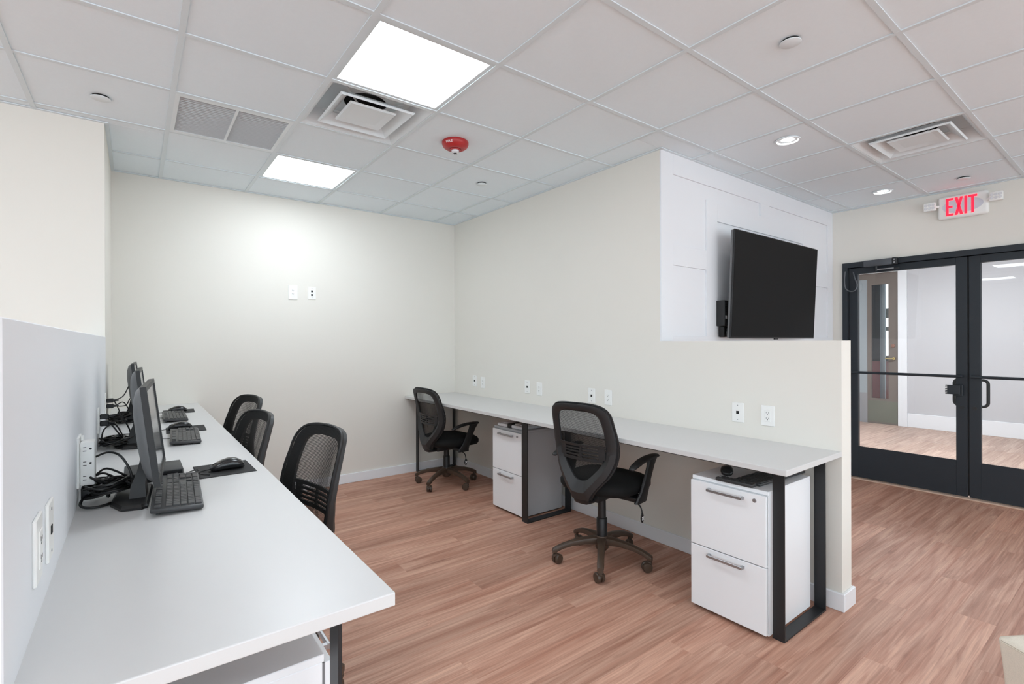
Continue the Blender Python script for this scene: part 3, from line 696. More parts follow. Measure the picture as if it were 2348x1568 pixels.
# ------------------------------------------------------------------ file cabinets
def cabinet(label, loc, rz, sidemat, h=0.665, wd=0.39, dp=0.46, gap=None):
    # local: front faces -X, width along Y, centred in Y, front at x=0
    t = thing('file_cabinet', label, 'cabinet', loc, rz, 'two-drawer file cabinets')
    obj('case', bx(nb(), 0.022, dp, -wd/2, wd/2, 0.012, h - 0.003, 0.0015), sidemat, t)
    obj('top', bx(nb(), 0.018, dp, -wd/2, wd/2, h - 0.003, h + 0.015, 0.0015), sidemat, t)
    obj('plinth', bx(nb(), 0.04, dp - 0.02, -wd/2 + 0.02, wd/2 - 0.02, 0.0, 0.012), DARK, t)
    mid = 0.332
    for z0, z1, lock in ((0.02, mid - 0.003, False), (mid + 0.002, h - 0.006, True)):
        d = obj('drawer', bx(nb(), 0.0, 0.016, -wd/2 + 0.002, wd/2 - 0.002, z0, z1, 0.0012), CABW, t)
        obj('shadow_gap', bx(nb(), 0.0162, 0.0218, -wd/2 + 0.004, wd/2 - 0.004, z0 + 0.002, z1 - 0.002), gap or CABG, d)
        bm = nb(); zc = z1 - 0.028
        bx(bm, -0.028, -0.020, -0.092, 0.092, zc - 0.007, zc + 0.007, 0.0015)
        for y in (-0.086, 0.086): bx(bm, -0.0205, 0.0, y - 0.006, y + 0.006, zc - 0.006, zc + 0.006)
        obj('handle', bm, ALU, d)
        if lock:
            lk = obj('lock', lathe(nb(), ((0.001, -0.004), (0.008, -0.004), (0.010, 0.0), (0.001, 0.0)), (0, -wd/2 + 0.055, z1 - 0.028), 16, 'x'), ALU, d, True)
    return t
cabinet('white two-drawer file cabinet under the near end of the right desk', (2.30, 1.308, 0), 0, CABW)
cabinet('white two-drawer file cabinet with shade painted on its sides between the two right chairs', (2.375, 3.215, 0), 0, mat('shaded_cabinet_side', s(178, 178, 180), 0.5, var=0.01), dp=0.42, gap=DARK)  # side colour carries the shadow on this cabinet
cabinet('white file cabinet under the near end of the monitor desk', (0.352, 1.335, 0), R(180), CABW)

# ------------------------------------------------------------------ office chair
def interp(tab, x):
    if x <= tab[0][0]: return tab[0][1]
    for (a, va), (b, vb) in zip(tab, tab[1:]):
        if x <= b:
            k = (x - a) / (b - a); k = k*k*(3-2*k) if False else k
            return va + (vb - va) * k
    return tab[-1][1]
XC = [(0.42, -0.215), (0.5, -0.225), (0.58, -0.213), (0.66, -0.205), (0.74, -0.21), (0.84, -0.232), (0.94, -0.262), (1.02, -0.292)]
def SX(y, z): return interp(XC, z) + 0.75 * y * y
def outline(pts, k=5):
    half = cr([(0, p[0], p[1]) for p in pts], k)
    L = [(v.y, v.z) for v in half]
    return L + [(-y, z) for y, z in reversed(L[1:-1])]
OUT = outline([(0.0, 1.012), (0.10, 1.008), (0.165, 0.993), (0.20, 0.955), (0.213, 0.88), (0.222, 0.78), (0.212, 0.69), (0.175, 0.60), (0.12, 0.53), (0.072, 0.47), (0.055, 0.44), (0.0, 0.435)])
INN = outline([(0.0, 0.972), (0.085, 0.968), (0.128, 0.955), (0.150, 0.925), (0.160, 0.86), (0.163, 0.78), (0.153, 0.71), (0.122, 0.645), (0.080, 0.595), (0.045, 0.562), (0.02, 0.552), (0.0, 0.55)])
def make_chair(label, group):
    t = thing('office_chair', label, 'chair', (0, 0, 0), 0, group)
    # five star base
    hub = obj('hub', lathe(nb(), ((0.001, 0.075), (0.03, 0.075), (0.042, 0.09), (0.045, 0.15), (0.036, 0.165), (0.001, 0.165)), n=24), BASE_REFL, t, True)
    for k in range(5):
        a = 2 * math.pi * k / 5; d = Vector((math.cos(a), math.sin(a), 0)); p = Vector((-math.sin(a), math.cos(a), 0)); rs = []
        for rr, z, wv, hv in ((0.02, 0.135, 0.032, 0.026), (0.06, 0.137, 0.029, 0.026), (0.12, 0.135, 0.024, 0.021), (0.19, 0.125, 0.021, 0.018), (0.25, 0.108, 0.020, 0.017), (0.29, 0.090, 0.021, 0.018), (0.312, 0.079, 0.018, 0.016)):
            rs.append(ring(d * rr + Z_ * z, p, Z_, wv, hv, 10, 3.0))
        obj('base_leg', loft(nb(), rs), BASE_REFL, t, True)
        c = d * 0.292; off = p * 0.004 - d * 0.012
        bm = nb(); cyl(bm, c + Z_ * 0.05, c + Z_ * 0.09, 0.008, n=10)
        q = (d * 0.8 + p * 0.6).normalized(); ax = q.cross(Z_)
        cc = c - q * 0.012 + Z_ * 0.030
        for sg in (-1, 1):
            loft(bm, [ring(cc + ax * (sg * h_), q, Z_, r_, r_, 16) for r_, h_ in ((0.024, 0.004), (0.0295, 0.007), (0.030, 0.018), (0.026, 0.024), (0.012, 0.0255))])
        loft(bm, [ring(cc + Z_ * 0.004 + ax * h_, q, Z_, r_, r_, 14) for r_, h_ in ((0.022, -0.004), (0.022, 0.004))])
        bx(bm, -0.02, 0.02, -0.012, 0.012, 0.046, 0.062, 0.004, mtx=Matrix.Translation(c) @ Matrix.Rotation(a, 4, 'Z'))
        obj('caster', bm, BASE_REFL, t, True)
    obj('gas_column', lathe(nb(), ((0.001, 0.15), (0.033, 0.15), (0.033, 0.27), (0.029, 0.275), (0.026, 0.277), (0.025, 0.43), (0.001, 0.43)), n=20), BLK, t, True)
    obj('mechanism', bx(nb(), -0.15, 0.12, -0.075, 0.075, 0.412, 0.455, 0.008, 2), BLK, t, True)
    lev = obj('lever', tube(nb(), cr([(0.05, -0.07, 0.415), (0.05, -0.19, 0.405), (0.05, -0.235, 0.39), (0.05, -0.25, 0.36), (0.05, -0.252, 0.345)], 3), 0.0045, 6), BLK, t, True)
    obj('paddle', loft(nb(), [ring(Vector((0.05, -0.252, z)), X_, Y_, r_, 0.005, 12) for z, r_ in ((0.35, 0.006), (0.335, 0.016), (0.315, 0.019), (0.298, 0.013), (0.292, 0.005))]), BLK, lev, True)
    bm = nb()
    for sg in (-1, 1): bx(bm, -0.013, 0.013, -0.0007, 0.0007, -0.003, 0.003, mtx=Matrix.Translation((0.05, -0.2578, 0.317)) @ Matrix.Rotation(sg * R(42), 4, 'Y'))
    obj('paddle_mark', bm, WHITE, lev)
    # seat
    rs = []
    for z, a, b, px in ((0.432, 0.17, 0.17, 3.0), (0.434, 0.205, 0.205, 3.0), (0.445, 0.235, 0.238, 3.1), (0.465, 0.246, 0.250, 3.2), (0.488, 0.247, 0.251, 3.2), (0.508, 0.238, 0.243, 3.0), (0.522, 0.212, 0.217, 2.8), (0.530, 0.16, 0.17, 2.6), (0.533, 0.09, 0.1, 2.3), (0.534, 0.02, 0.02, 2.0)):
        r_ = ring(Vector((0.04, 0, z + 0.022)), X_, Y_, a, b, 40, px)
        for v in r_:
            v.z += -0.22 * max(0, (v.x - 0.12)) ** 1.5 + 0.10 * max(0, -v.x - 0.08) ** 1.5
        rs.append(r_)
    obj('seat', loft(nb(), rs), SEATM, t, True, 1.2)
    # arms
    for sg in (-1, 1):
        bm = nb(); bx(bm, -0.03, 0.07, min(sg*0.08, sg*0.262), max(sg*0.08, sg*0.262), 0.428, 0.453, 0.004)
        rs = []
        for x, y, z, wx, wy in ((0.012, 0.262, 0.424, 0.062, 0.016), (0.014, 0.268, 0.446, 0.056, 0.016), (0.035, 0.275, 0.49, 0.042, 0.014), (0.066, 0.279, 0.56, 0.036, 0.013), (0.10, 0.281, 0.63, 0.037, 0.013), (0.122, 0.282, 0.672, 0.045, 0.017)):
            rs.append(ring(Vector((x, sg*y, z)), X_, Y_, wx, wy, 12, 3.0))
        loft(bm, rs)
        arm = obj('arm_strut', bm, BLK, t, True)
        rs = []
        for x, z, wy, hz in ((0.172, 0.680, 0.012, 0.006), (0.166, 0.681, 0.024, 0.010), (0.12, 0.682, 0.028, 0.012), (0.05, 0.681, 0.029, 0.012), (-0.02, 0.673, 0.028, 0.0115), (-0.085, 0.657, 0.025, 0.010), (-0.12, 0.645, 0.018, 0.008), (-0.127, 0.642, 0.006, 0.004)):
            rs.append(ring(Vector((x, sg*0.282, z)), Y_, Z_, wy, hz, 14, 2.6))
        obj('arm_pad', loft(bm_ := nb(), rs), BLK, arm, True)
    # backrest
    n = len(OUT)
    def th(z): return interp([(0.43, 0.030), (0.52, 0.034), (0.62, 0.030), (0.75, 0.020), (1.01, 0.014)], z)
    rings = []
    for i in range(n):
        (yo, zo), (yi, zi) = OUT[i], INN[i]
        ym, zm = yo*0.55 + yi*0.45, zo*0.55 + zi*0.45
        f = 0.010
        rings.append([Vector((SX(yo, zo) + f, yo, zo)), Vector((SX(ym, zm) + f, ym, zm)), Vector((SX(yi, zi) + f - 0.002, yi, zi)),
                      Vector((SX(yi, zi) - 0.004, yi, zi)), Vector((SX(ym, zm) - th(zm), ym, zm)), Vector((SX(yo, zo) - th(zo)*0.45, yo, zo))])
    obj('back_frame', loft(nb(), rings, closed=True), BLK2, t, True, 0.9)
    # rim line round the frame
    obj('back_rim', tube(nb(), [(SX(y, z) + 0.016, y*1.012, z + (0.004 if z > 0.9 else 0)) for y, z in OUT], 0.0065, 6, True), BLK, t, True)
    bm = nb(); cen = (0.0, 0.78); prev = None
    K = [0.0, 0.25, 0.5, 0.75, 1.0]
    grid = []
    for kk in K[1:]:
        grid.append([bm.verts.new((SX(kk*y*0.99, cen[1] + kk*(z-cen[1])) + 0.0185, kk*y*0.99, cen[1] + kk*(z-cen[1])*0.995)) for y, z in OUT])
    c0 = bm.verts.new((SX(0, cen[1]) + 0.0185, 0, cen[1]))
    for i in range(n):
        bm.faces.new((c0, grid[0][i], grid[0][(i+1) % n]))
        for g in range(len(grid)-1): bm.faces.new((grid[g][i], grid[g+1][i], grid[g+1][(i+1) % n], grid[g][(i+1) % n]))
    o = bmesh.ops.duplicate(bm, geom=bm.verts[:] + bm.edges[:] + bm.faces[:])
    for v in o['geom']:
        if isinstance(v, bmesh.types.BMVert): v.co.x += 0.0028
    obj('back_mesh', bm, MESHF, t, True)
    # lumbar support with slots
    bm = nb()
    def hw(z): return interp([(0.55, 0.02), (0.6, 0.09), (0.645, 0.13), (0.71, 0.153), (0.78, 0.163)], z) + 0.008
    def strip(z0, z1, ya, yb, dx=-0.004, tk=0.008):
        rs = []
        m = max(2, int(abs(yb - ya) / 0.025) + 1)
        for i in range(m + 1):
            y = ya + (yb - ya) * i / m
            sag = 0.10 * y * y - 0.0
            rs.append([Vector((SX(y, z0) + dx, y, z0 + sag)), Vector((SX(y, z1) + dx, y, z1 + sag)), Vector((SX(y, z1) + dx - tk, y, z1 + sag)), Vector((SX(y, z0) + dx - tk, y, z0 + sag))])
        loft(bm, rs)
    strip(0.752, 0.766, -hw(0.75), hw(0.75)); strip(0.733, 0.742, -0.14, 0.14); strip(0.714, 0.723, -0.15, 0.15); strip(0.695, 0.704, -0.125, 0.125); strip(0.668, 0.686, -hw(0.66), hw(0.66))
    for sg in (-1, 1):
        strip(0.686, 0.752, sg*0.118, sg*hw(0.70))
    strip(0.686, 0.752, -0.006, 0.006)
    obj('lumbar_support', bm, BLK2, t, True, 0.5)
    # stem carrying the back
    obj('back_stem', loft(nb(), [ring(Vector((x, 0, z)), Y_, Z_, wy, hz, 12, 3.0) for x, z, wy, hz in ((-0.08, 0.42, 0.05, 0.012), (-0.16, 0.421, 0.055, 0.013), (-0.215, 0.43, 0.056, 0.02), (-0.232, 0.46, 0.05, 0.03))]), BLK, t, True)
    return t
def place(ch, x, y, ang, base, label, dz=0.0):
    ch.location = (x, y, 0); ch.rotation_euler = (0, 0, R(ang)); ch['label'] = label
    for c in ch.children:
        if c.name.split('.')[0] in ('base_leg', 'caster'): c.rotation_euler = (0, 0, R(base - ang))
        elif c.name.split('.')[0] not in ('hub', 'gas_column'): c.location.z = dz
G1 = 'black mesh-back office chairs'
ch = make_chair('', G1)
others = [copy_tree(ch) for _ in range(4)]
place(ch, 2.325, 2.145, 9, 5, 'black mesh office chair on a base with a brown reflection in its colour, nearest at the right desk')
place(others[0], 2.40, 4.23, 4, -8, 'black mesh office chair on a base with a brown reflection in its colour in the far right corner', -0.07)
place(others[1], 0.40, 2.16, 190, 36, 'black mesh office chair nearest the camera, pushed to the monitor desk')
place(others[2], 0.265, 2.84, 188, 36, 'middle of the three black mesh chairs at the monitor desk')
place(others[3], 0.37, 3.71, 192, 36, 'farthest of the three black mesh chairs at the monitor desk')

# ------------------------------------------------------------------ monitors
def make_monitor():
    t = thing('monitor', '', 'monitor', (0, 0, 0), 0, 'flat desktop monitors on the left desk')
    W2, z0, z1 = 0.202, 0.072, 0.368
    tl = R(-6.5)
    M = Matrix.Translation((0.036, 0, 0.22)) @ Matrix.Rotation(tl, 4, 'Y') @ Matrix.Translation((0, 0, -0.22))
    def fin(bm): bmesh.ops.transform(bm, matrix=M, verts=bm.verts[:]); return bm
    bm = nb(); b = 0.014
    for y0, y1, a, c in ((-W2, W2, z0, z0 + 0.018), (-W2, W2, z1 - b, z1), (-W2, -W2 + b, z0 + 0.018, z1 - b), (W2 - b, W2, z0 + 0.018, z1 - b)): bx(bm, 0.0, 0.016, y0, y1, a, c)
    obj('bezel', fin(bm), MOND, t)
    obj('screen', fin(bx(nb(), 0.006, 0.0125, -W2 + b, W2 - b, z0 + 0.018, z1 - b)), SCRN, t)
    rs = []
    for x, k in ((-0.0005, 0.99), (-0.006, 0.97), (-0.016, 0.91), (-0.026, 0.74), (-0.033, 0.48), (-0.035, 0.2)):
        rs.append(ring(Vector((x, 0, 0.22)), Y_, Z_, W2 * k, 0.148 * k, 32, 7.0 - 3 * (1 - k)))
    obj('back_cover', fin(loft(nb(), rs)), MONB, t, True, 0.6)
    bm = nb(); loft(bm, [[Vector((x - a, -w_, z)), Vector((x + a, -w_, z)), Vector((x + a, w_, z)), Vector((x - a, w_, z))] for x, z, a, w_ in ((0.004, 0.012, 0.022, 0.05), (0.004, 0.05, 0.018, 0.042), (0.014, 0.09, 0.013, 0.036), (0.022, 0.14, 0.010, 0.034))])
    obj('neck', bm, MOND, t)
    P = [(0.034, -0.13), (0.034, 0.13), (0.02, 0.145), (-0.03, 0.14), (-0.062, 0.08), (-0.062, -0.06), (-0.03, -0.135), (0.02, -0.145)]
    bm = nb(); loft(bm, [[Vector((x, y, 0.0)) for x, y in P], [Vector((x, y, 0.007)) for x, y in P], [Vector((x * 0.9, y * 0.92, 0.013)) for x, y in P]])
    obj('base', bm, MOND, t)
    return t
mon = make_monitor(); mon2 = copy_tree(mon); mon3 = copy_tree(mon)
for o, x, y, rz, lb in ((mon, 0.003, 1.99, -4, 'nearest of the three dark flat monitors on the left desk'), (mon2, -0.014, 3.06, -2, 'middle of the three dark flat monitors on the left desk'), (mon3, -0.037, 4.02, -2, 'farthest of the three dark flat monitors on the left desk')):
    o.location = (x, y, ZL); o.rotation_euler = (0, 0, R(rz)); o['label'] = lb

# ------------------------------------------------------------------ keyboards, mice, pads
UNIT = 0.0184
def key_layout():
    K = []
    rows_ = [(5, [1, -1, 1,1,1,1, -.5, 1,1,1,1, -.5, 1,1,1,1]), (4, [1]*13 + [2]), (3, [1.5] + [1]*12 + [1.5]), (2, [1.75] + [1]*11 + [2.25]), (1, [2.25] + [1]*10 + [2.75]), (0, [1.25]*3 + [6.25] + [1.25]*4)]
    for r_, L in rows_:
        x = 0
        for w_ in L:
            if w_ < 0: x += -w_; continue
            K.append((x, r_, w_, 1)); x += w_
    for r_ in (5, 4, 3): K += [(15.4 + i, r_, 1, 1) for i in range(3)]
    K.append((16.4, 1, 1, 1)); K += [(15.4 + i, 0, 1, 1) for i in range(3)]
    for r_ in (4,): K += [(18.8 + i, r_, 1, 1) for i in range(4)]
    for r_ in (3, 2, 1): K += [(18.8 + i, r_, 1, 1) for i in range(3)]
    K += [(18.8, 0, 2, 1), (20.8, 0, 1, 1), (21.8, 2, 1, 2), (21.8, 0, 1, 2)]
    return K
KM = {}
def make_keyboard(label, loc, rz, split, tilt=3.2, group='black keyboards'):
    t = thing('keyboard', label, 'keyboard', loc, rz, group); t.rotation_euler = (R(tilt), 0, rz)
    L2, D0, D1 = 0.219, -0.058, 0.072
    if tilt > 0: t.location.z += 0.0035
    bm = nb(); bx(bm, -L2, L2, D0, D1, 0.004, 0.017, 0.004, 2)
    obj('body', bm, KBB, t, True, 0.5)
    bm = nb()
    if tilt > 0:
        for x in (-0.19, 0.19): bx(bm, x - 0.015, x + 0.015, 0.052, 0.058, -0.0025, 0.0045)
        for x in (-0.19, 0.19): bx(bm, x - 0.01, x + 0.01, -0.055, -0.045, 0.0022, 0.0045)
        obj('feet', bm, BLK, t)
    allb = nb()
    for (kx, r_, w_, h_) in key_layout():
        x = -0.207 + (kx + w_/2) * UNIT; y = -0.045 + (r_ + (0.45 if r_ == 5 else 0)) * UNIT + (h_-1) * UNIT/2
        if split:
            if (w_, h_) not in KM:
                bmk = nb(); a, b = w_*UNIT/2 - 0.0014, h_*UNIT/2 - 0.0014
                loft(bmk, [[Vector((-a,-b,0)), Vector((a,-b,0)), Vector((a,b,0)), Vector((-a,b,0))], [Vector((-a*1,-b*1,0.003)), Vector((a*1,-b*1,0.003)), Vector((a,b,0.003)), Vector((-a,b,0.003))], [Vector((-a+.0012,-b+.0012,0.0042)), Vector((a-.0012,-b+.0012,0.0042)), Vector((a-.0012,b-.0012,0.0042)), Vector((-a+.0012,b-.0012,0.0042))]])
                o = obj('key', bmk, KEY, t); KM[(w_, h_)] = o.data; o.location = (x, y, 0.0172)
            else: inst('key', KM[(w_, h_)], t, (x, y, 0.0172))
        else:
            a, b = w_*UNIT/2 - 0.0014, h_*UNIT/2 - 0.0014
            bx(allb, x-a, x+a, y-b, y+b, 0.0172, 0.0212)
    if not split:
        o = obj('keycaps', allb, KEY, t); o['kind'] = 'stuff'
    else: allb.free()
    return t
def make_mouse(label, loc, rz, cord, group='black wired mice'):
    t = thing('mouse', label, 'computer mouse', loc, rz, group)
    rs = []
    for y, wx, hz, zc in ((0.058, 0.012, 0.004, 0.010), (0.055, 0.022, 0.008, 0.010), (0.042, 0.028, 0.012, 0.0125), (0.02, 0.029, 0.0165, 0.0175), (-0.005, 0.030, 0.0195, 0.0205), (-0.03, 0.031, 0.018, 0.019), (-0.048, 0.027, 0.013, 0.014), (-0.058, 0.016, 0.007, 0.010), (-0.060, 0.005, 0.003, 0.009)):
        rs.append(ring(Vector((0, y, zc)), X_, Z_, wx, hz, 20, 2.5))
    for r_ in rs:
        for v in r_: v.z *= 1.12
    obj('shell', loft(nb(), rs), GLOSSB, t, True, 1.2)
    obj('wheel', cyl(nb(), (-0.0035, 0.036, 0.0235), (0.0035, 0.036, 0.0235), 0.0085, n=14), BLK2, t, True)
    obj('button_seam', bx(nb(), -0.0006, 0.0006, 0.0, 0.05, 0.012, 0.0265), DARK, t)
    if cord: obj('cord', tube(nb(), cr(cord, 5), 0.0018, 5), CABLE, t, True)
    return t
def make_pad(label, x, y, rz, hx=0.0945, hy=0.11):
    o = obj('mousepad', bx(nb(), -hx, hx, -hy, hy, 0, 0.003, 0.0012), PAD); o.location = (x, y, ZL); o.rotation_euler = (0, 0, rz)
    tag(o, label, 'mousepad', 'thin black mousepads')
K90 = R(90)
make_keyboard('black keyboard on the left desk, nearest the camera', (0.113, 1.95, ZL + 0.0005), K90 + R(-3), True)
make_keyboard('black keyboard in front of the middle monitor', (0.21, 3.09, ZL), K90 + R(-3), False)
make_keyboard('black keyboard in front of the farthest monitor', (0.21, 3.96, ZL), K90 - R(1), False)
make_pad('thin black mousepad nearest the camera on the left desk', 0.276, 2.235, R(1))
make_pad('thin black mousepad in front of the middle monitor', 0.229, 3.405, R(-2))
make_pad('thin black mousepad in front of the farthest monitor', 0.247, 4.31, R(-3))
make_mouse('black mouse on the mousepad nearest the camera', (0.283, 2.215, ZL + 0.0032), K90, [(0, 0.058, 0.008), (0.01, 0.08, 0.003), (0.0, 0.095, 0.002), (-0.035, 0.085, 0.001), (-0.06, 0.065, 0.001)])
make_mouse('black mouse on the pad by the middle monitor', (0.20, 3.41, ZL + 0.0032), K90, [(0, 0.058, 0.008), (0.0, 0.09, 0.002), (0.04, 0.13, -0.001), (0.06, 0.19, -0.001)])
make_mouse('black mouse on the pad by the farthest monitor', (0.235, 4.27, ZL + 0.0032), K90, [(0, 0.058, 0.008), (0.0, 0.09, 0.002), (0.04, 0.14, -0.001), (0.05, 0.2, -0.001)])
# keyboard leads on the desk
def lead(pts, label, r=0.0018): 
    o = obj('cord', tube(nb(), cr(pts, 6), r, 5), CABLE, None, True); tag(o, label, 'cable')
lead([(0.165, 2.17, ZL+0.004), (0.175, 2.20, ZL+0.012), (0.19, 2.225, ZL+0.014), (0.165, 2.25, ZL+0.006), (0.15, 2.23, ZL+0.003)], 'thin black lead curling between the nearest keyboard and the small computer')
lead([(0.145, 3.1, ZL+0.004), (0.11, 3.14, ZL+0.003), (0.06, 3.16, ZL+0.003), (0.02, 3.16, ZL+0.003)], 'thin black keyboard lead running behind the middle monitor')
lead([(0.145, 3.98, ZL+0.004), (0.11, 4.0, ZL+0.003), (0.05, 4.02, ZL+0.003), (0.0, 4.02, ZL+0.003)], 'thin black keyboard lead running behind the farthest monitor')
# small desktop computer behind the near monitor
t = thing('mini_computer', 'flat black mini computer lying behind the nearest keyboard', 'computer', (0.055, 2.27, ZL))
obj('case', bx(nb(), -0.09, 0.084, -0.085, 0.085, 0.001, 0.036, 0.003, 2), BLK2, t, True)
obj('side_panel', bx(nb(), -0.085, 0.08, -0.0865, -0.0852, 0.004, 0.033), GLOSSB, t)
obj('sticker', bx(nb(), 0.045, 0.066, -0.088, -0.0866, 0.006, 0.022), GREYP, t)

# surge protector on the left partition
t = thing('surge_protector', 'white six-outlet wall tap plugged into the left partition', 'surge protector', (XL, 2.03, 1.005))
obj('plate', bx(nb(), 0.0, 0.006, -0.045, 0.05, -0.07, 0.085, 0.002), PLATE, t)
obj('body', bx(nb(), 0.0062, 0.042, -0.03, 0.03, -0.066, 0.068, 0.005, 2), PLATE, t, True)
obj('knob', bx(nb(), 0.0062, 0.014, 0.0, 0.014, 0.07, 0.084, 0.002), PLATE, t)
bm = nb()
for k in range(3):
    z = 0.045 - k*0.044
    bx(bm, 0.014, 0.0215, -0.0306, -0.0301, z + 0.006, z + 0.008); bx(bm, 0.0135, 0.022, -0.0306, -0.0301, z - 0.005, z - 0.003)
    cyl(bm, (0.0315, -0.0301, z + 0.002), (0.0315, -0.0306, z + 0.002), 0.0032, n=10)
obj('slots', bm, DARK, t)
t = thing('power_plug', 'black power plug hanging under the white wall tap', 'plug', (XL + 0.024, 2.03, 0.915))
obj('body', bx(nb(), -0.016, 0.02, -0.03, 0.026, -0.02, 0.019, 0.004, 2), BLK, t, True)
obj('cord', tube(nb(), cr([(0.0, -0.03, -0.005), (-0.012, -0.06, -0.012), (-0.01, -0.09, -0.022), (0.02, -0.10, -0.028), (0.06, -0.07, -0.029), (0.07, -0.02, -0.029)], 6), 0.004, 7), CABLE, t, True)

def bundle(label, c, rx, ry, rz, nl, seed, r=0.0032, extra=()):
    random.seed(seed); bm = nb(); c = Vector(c)
    for i in range(nl):
        a = random.uniform(0.5, 1.0); b = random.uniform(0.45, 1.0); tl = random.uniform(-0.9, 0.9); yw = random.uniform(-0.5, 0.5)
        o_ = Vector((random.uniform(-.25, .25)*rx, random.uniform(-.3, .3)*ry, random.uniform(-.2, .35)*rz))
        pts = []
        for k in range(9):
            q = 2*math.pi*k/9
            x, y = rx*a*math.cos(q), ry*b*math.sin(q)
            p = Vector((x*math.cos(yw) - y*math.sin(yw), x*math.sin(yw) + y*math.cos(yw), rz*(0.5*math.sin(q + tl*3)*abs(tl) + random.uniform(-.12, .12)))) + o_ + c
            p.z = max(p.z, ZL + r + 0.0005 + 0.002*random.random()); p.x = max(p.x, XL + 0.006)
            pts.append(p)
        tube(bm, cr(pts, 4, True), r, 5, True)
    # tie round the coil
    tube(bm, [c + Vector((0.0, ry*0.5*math.cos(q), max(-c.z + ZL + 0.004, rz*0.7*math.sin(q)))) for q in [2*math.pi*k/12 for k in range(12)]], 0.005, 5, True)
    for e in extra: tube(bm, cr(e, 6), r, 6)
    o = obj('cable_bundle', bm, CABLE, None, True); tag(o, label, 'cables', 'tangled black cable bundles')
Z = ZL
bundle('tangled black cables tied behind the nearest monitor', (-0.070, 2.03, Z + 0.042), 0.060, 0.070, 0.045, 26, 5, 0.0034,
       [[(XL+0.042, 2.03, 1.02), (-0.07, 2.04, 1.028), (-0.04, 2.05, 1.01), (-0.015, 2.04, 0.96), (-0.01, 2.02, 0.92)], [(XL+0.042, 2.035, 0.96), (-0.08, 2.03, 0.965), (-0.04, 2.02, 0.94), (-0.01, 2.0, 0.925)], [(XL+0.042, 2.035, 0.962), (-0.075, 2.05, 0.975), (-0.03, 2.04, 0.95), (0.0, 2.02, 0.93)], [(XL+0.04, 2.04, 0.945), (-0.08, 2.04, 0.92), (-0.05, 2.03, 0.905)]])
bundle('tangled black cables tied behind the middle monitor', (-0.08, 3.05, Z + 0.028), 0.058, 0.11, 0.032, 18, 9, 0.0032,
       [[(XL+0.008, 3.02, 1.035), (-0.10, 3.02, 1.035), (-0.06, 3.03, 1.03), (-0.03, 3.05, 0.97), (-0.02, 3.06, 0.93)], [(XL+0.008, 3.02, 0.997), (-0.10, 3.03, 0.995), (-0.07, 3.04, 0.95), (-0.05, 3.05, 0.91)], [(-0.13, 3.0, 0.9), (-0.12, 3.0, 0.97), (-0.08, 3.02, 0.99), (-0.05, 3.03, 0.93)]])
bundle('tangled black cables tied behind the farthest monitor', (-0.085, 3.93, Z + 0.035), 0.05, 0.11, 0.05, 15, 13, 0.0032,
       [[(XL+0.008, 3.67, 1.047), (-0.10, 3.69, 1.047), (-0.06, 3.78, 1.06), (-0.03, 3.9, 1.12)], [(XL+0.008, 3.67, 1.014), (-0.10, 3.69, 1.01), (-0.06, 3.8, 1.02), (-0.03, 3.9, 0.95)], [(-0.10, 3.7, 1.04), (-0.08, 3.75, 0.98), (-0.07, 3.8, 0.92)], [(-0.10, 3.7, 1.01), (-0.05, 3.8, 1.0), (-0.03, 3.9, 1.03)]])
def plug(loc, label):
    t = thing('power_plug', label, 'plug', loc)
    obj('body', bx(nb(), 0.0, 0.032, -0.013, 0.013, -0.012, 0.012, 0.003), BLK, t)
    obj('collar', cyl(nb(), (0.032, 0, 0), (0.055, 0, 0), 0.007, 0.0045, n=10), BLK, t, True)
plug((XL + 0.009, 3.02, 1.031), 'upper black plug in the outlet behind the middle monitor')
plug((XL + 0.009, 3.02, 0.999), 'lower black plug in the outlet behind the middle monitor')
plug((XL + 0.009, 3.67, 1.046), 'upper black plug in the outlet behind the farthest monitor')
plug((XL + 0.009, 3.67, 1.014), 'lower black plug in the outlet behind the farthest monitor')

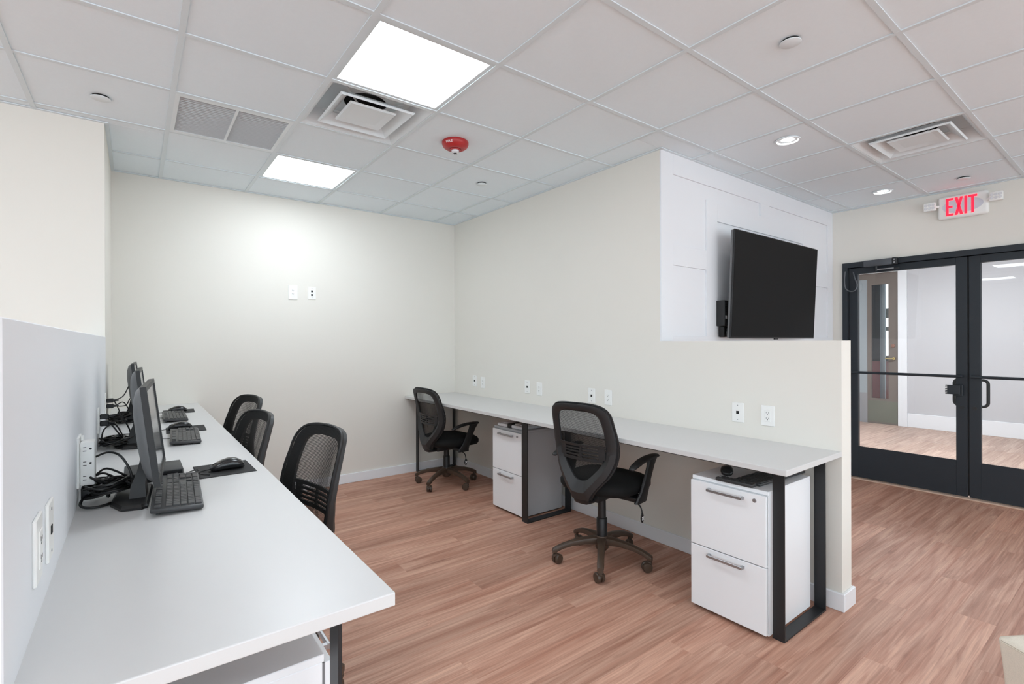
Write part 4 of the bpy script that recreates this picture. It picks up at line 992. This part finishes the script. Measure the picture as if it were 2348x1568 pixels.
# ------------------------------------------------------------------ things on the right cabinets
CZT = 0.6802
make_keyboard('black keyboard lying on the near right cabinet under the desk corner', (2.588, 1.222, CZT - 0.0035), R(-3), False, tilt=0)
t = thing('remote_control', 'slim black remote at the front edge of the near right cabinet top', 'remote', (2.334, 1.278, CZT), R(2))
obj('body', bx(nb(), -0.026, 0.026, -0.092, 0.092, 0.0, 0.018, 0.006, 2), KBB, t, True)
bm = nb()
for a in range(3):
    for b in range(8): bx(bm, -0.0155 + a*0.012, -0.0075 + a*0.012, -0.075 + b*0.019, -0.063 + b*0.019, 0.0182, 0.0205)
o = obj('buttons', bm, KEY, t); o['kind'] = 'stuff'
obj('button', bx(nb(), -0.006, 0.006, 0.073, 0.082, 0.0182, 0.0212), GREYP, t)
make_mouse('black mouse on the near right cabinet behind the remote', (2.47, 1.40, CZT), R(-60), None)
t = thing('document_stack', 'rolled white papers with a black band on the far right cabinet', 'papers', (2.49, 3.22, CZT), R(4))
obj('papers', bx(nb(), -0.085, 0.12, -0.16, 0.155, 0.0, 0.026, 0.008, 2), PAPER, t)
obj('sheet', bx(nb(), -0.05, 0.14, -0.15, 0.12, 0.0262, 0.032, 0.002), PAPER, t)
obj('band', bx(nb(), -0.0875, 0.10, -0.025, 0.025, -0.0, 0.0335, 0.002), BLK, t)

# ------------------------------------------------------------------ upholstered seat at the lower right
t = thing('upholstered_ottoman', 'beige woven upholstered seat corner at the lower right of the view', 'ottoman', (2.143, 0.328, 0), R(-33))
def rrect(x0, x1, y0, y1, z, r_, n_=5):
    out = []
    for cx_, cy_, a0 in ((x1-r_, y1-r_, 0), (x0+r_, y1-r_, 90), (x0+r_, y0+r_, 180), (x1-r_, y0+r_, 270)):
        for q in range(n_): a_ = R(a0 + 90*q/(n_-1)); out.append(Vector((cx_ + r_*math.cos(a_), cy_ + r_*math.sin(a_), z)))
    return out
def orr(i_, z, r_): return rrect(i_, 0.8 - i_, -0.6 + i_, -i_, z, r_)
obj('body', loft(nb(), [orr(0.03, 0.07, 0.012), orr(0.018, 0.2, 0.012), orr(0.005, 0.40, 0.012), orr(0.002, 0.436, 0.012), orr(0.002, 0.441, 0.012)]), FABRIC, t, True)
obj('top_panel', loft(nb(), [orr(0.005, 0.4412, 0.012), orr(0.0015, 0.446, 0.012), orr(0.004, 0.452, 0.012), orr(0.02, 0.457, 0.02), orr(0.15, 0.462, 0.05)]), FABRIC, t, True, 1.0)
obj('welt', tube(nb(), orr(0.003, 0.4415, 0.012), 0.0025, 6, True), FABRIC, t, True)
for x, y in ((0.1, -0.1), (0.7, -0.1), (0.1, -0.5), (0.7, -0.5)): obj('leg', cyl(nb(), (x, y, 0), (x, y, 0.07), 0.018, 0.024, 12), STEEL, t, True)
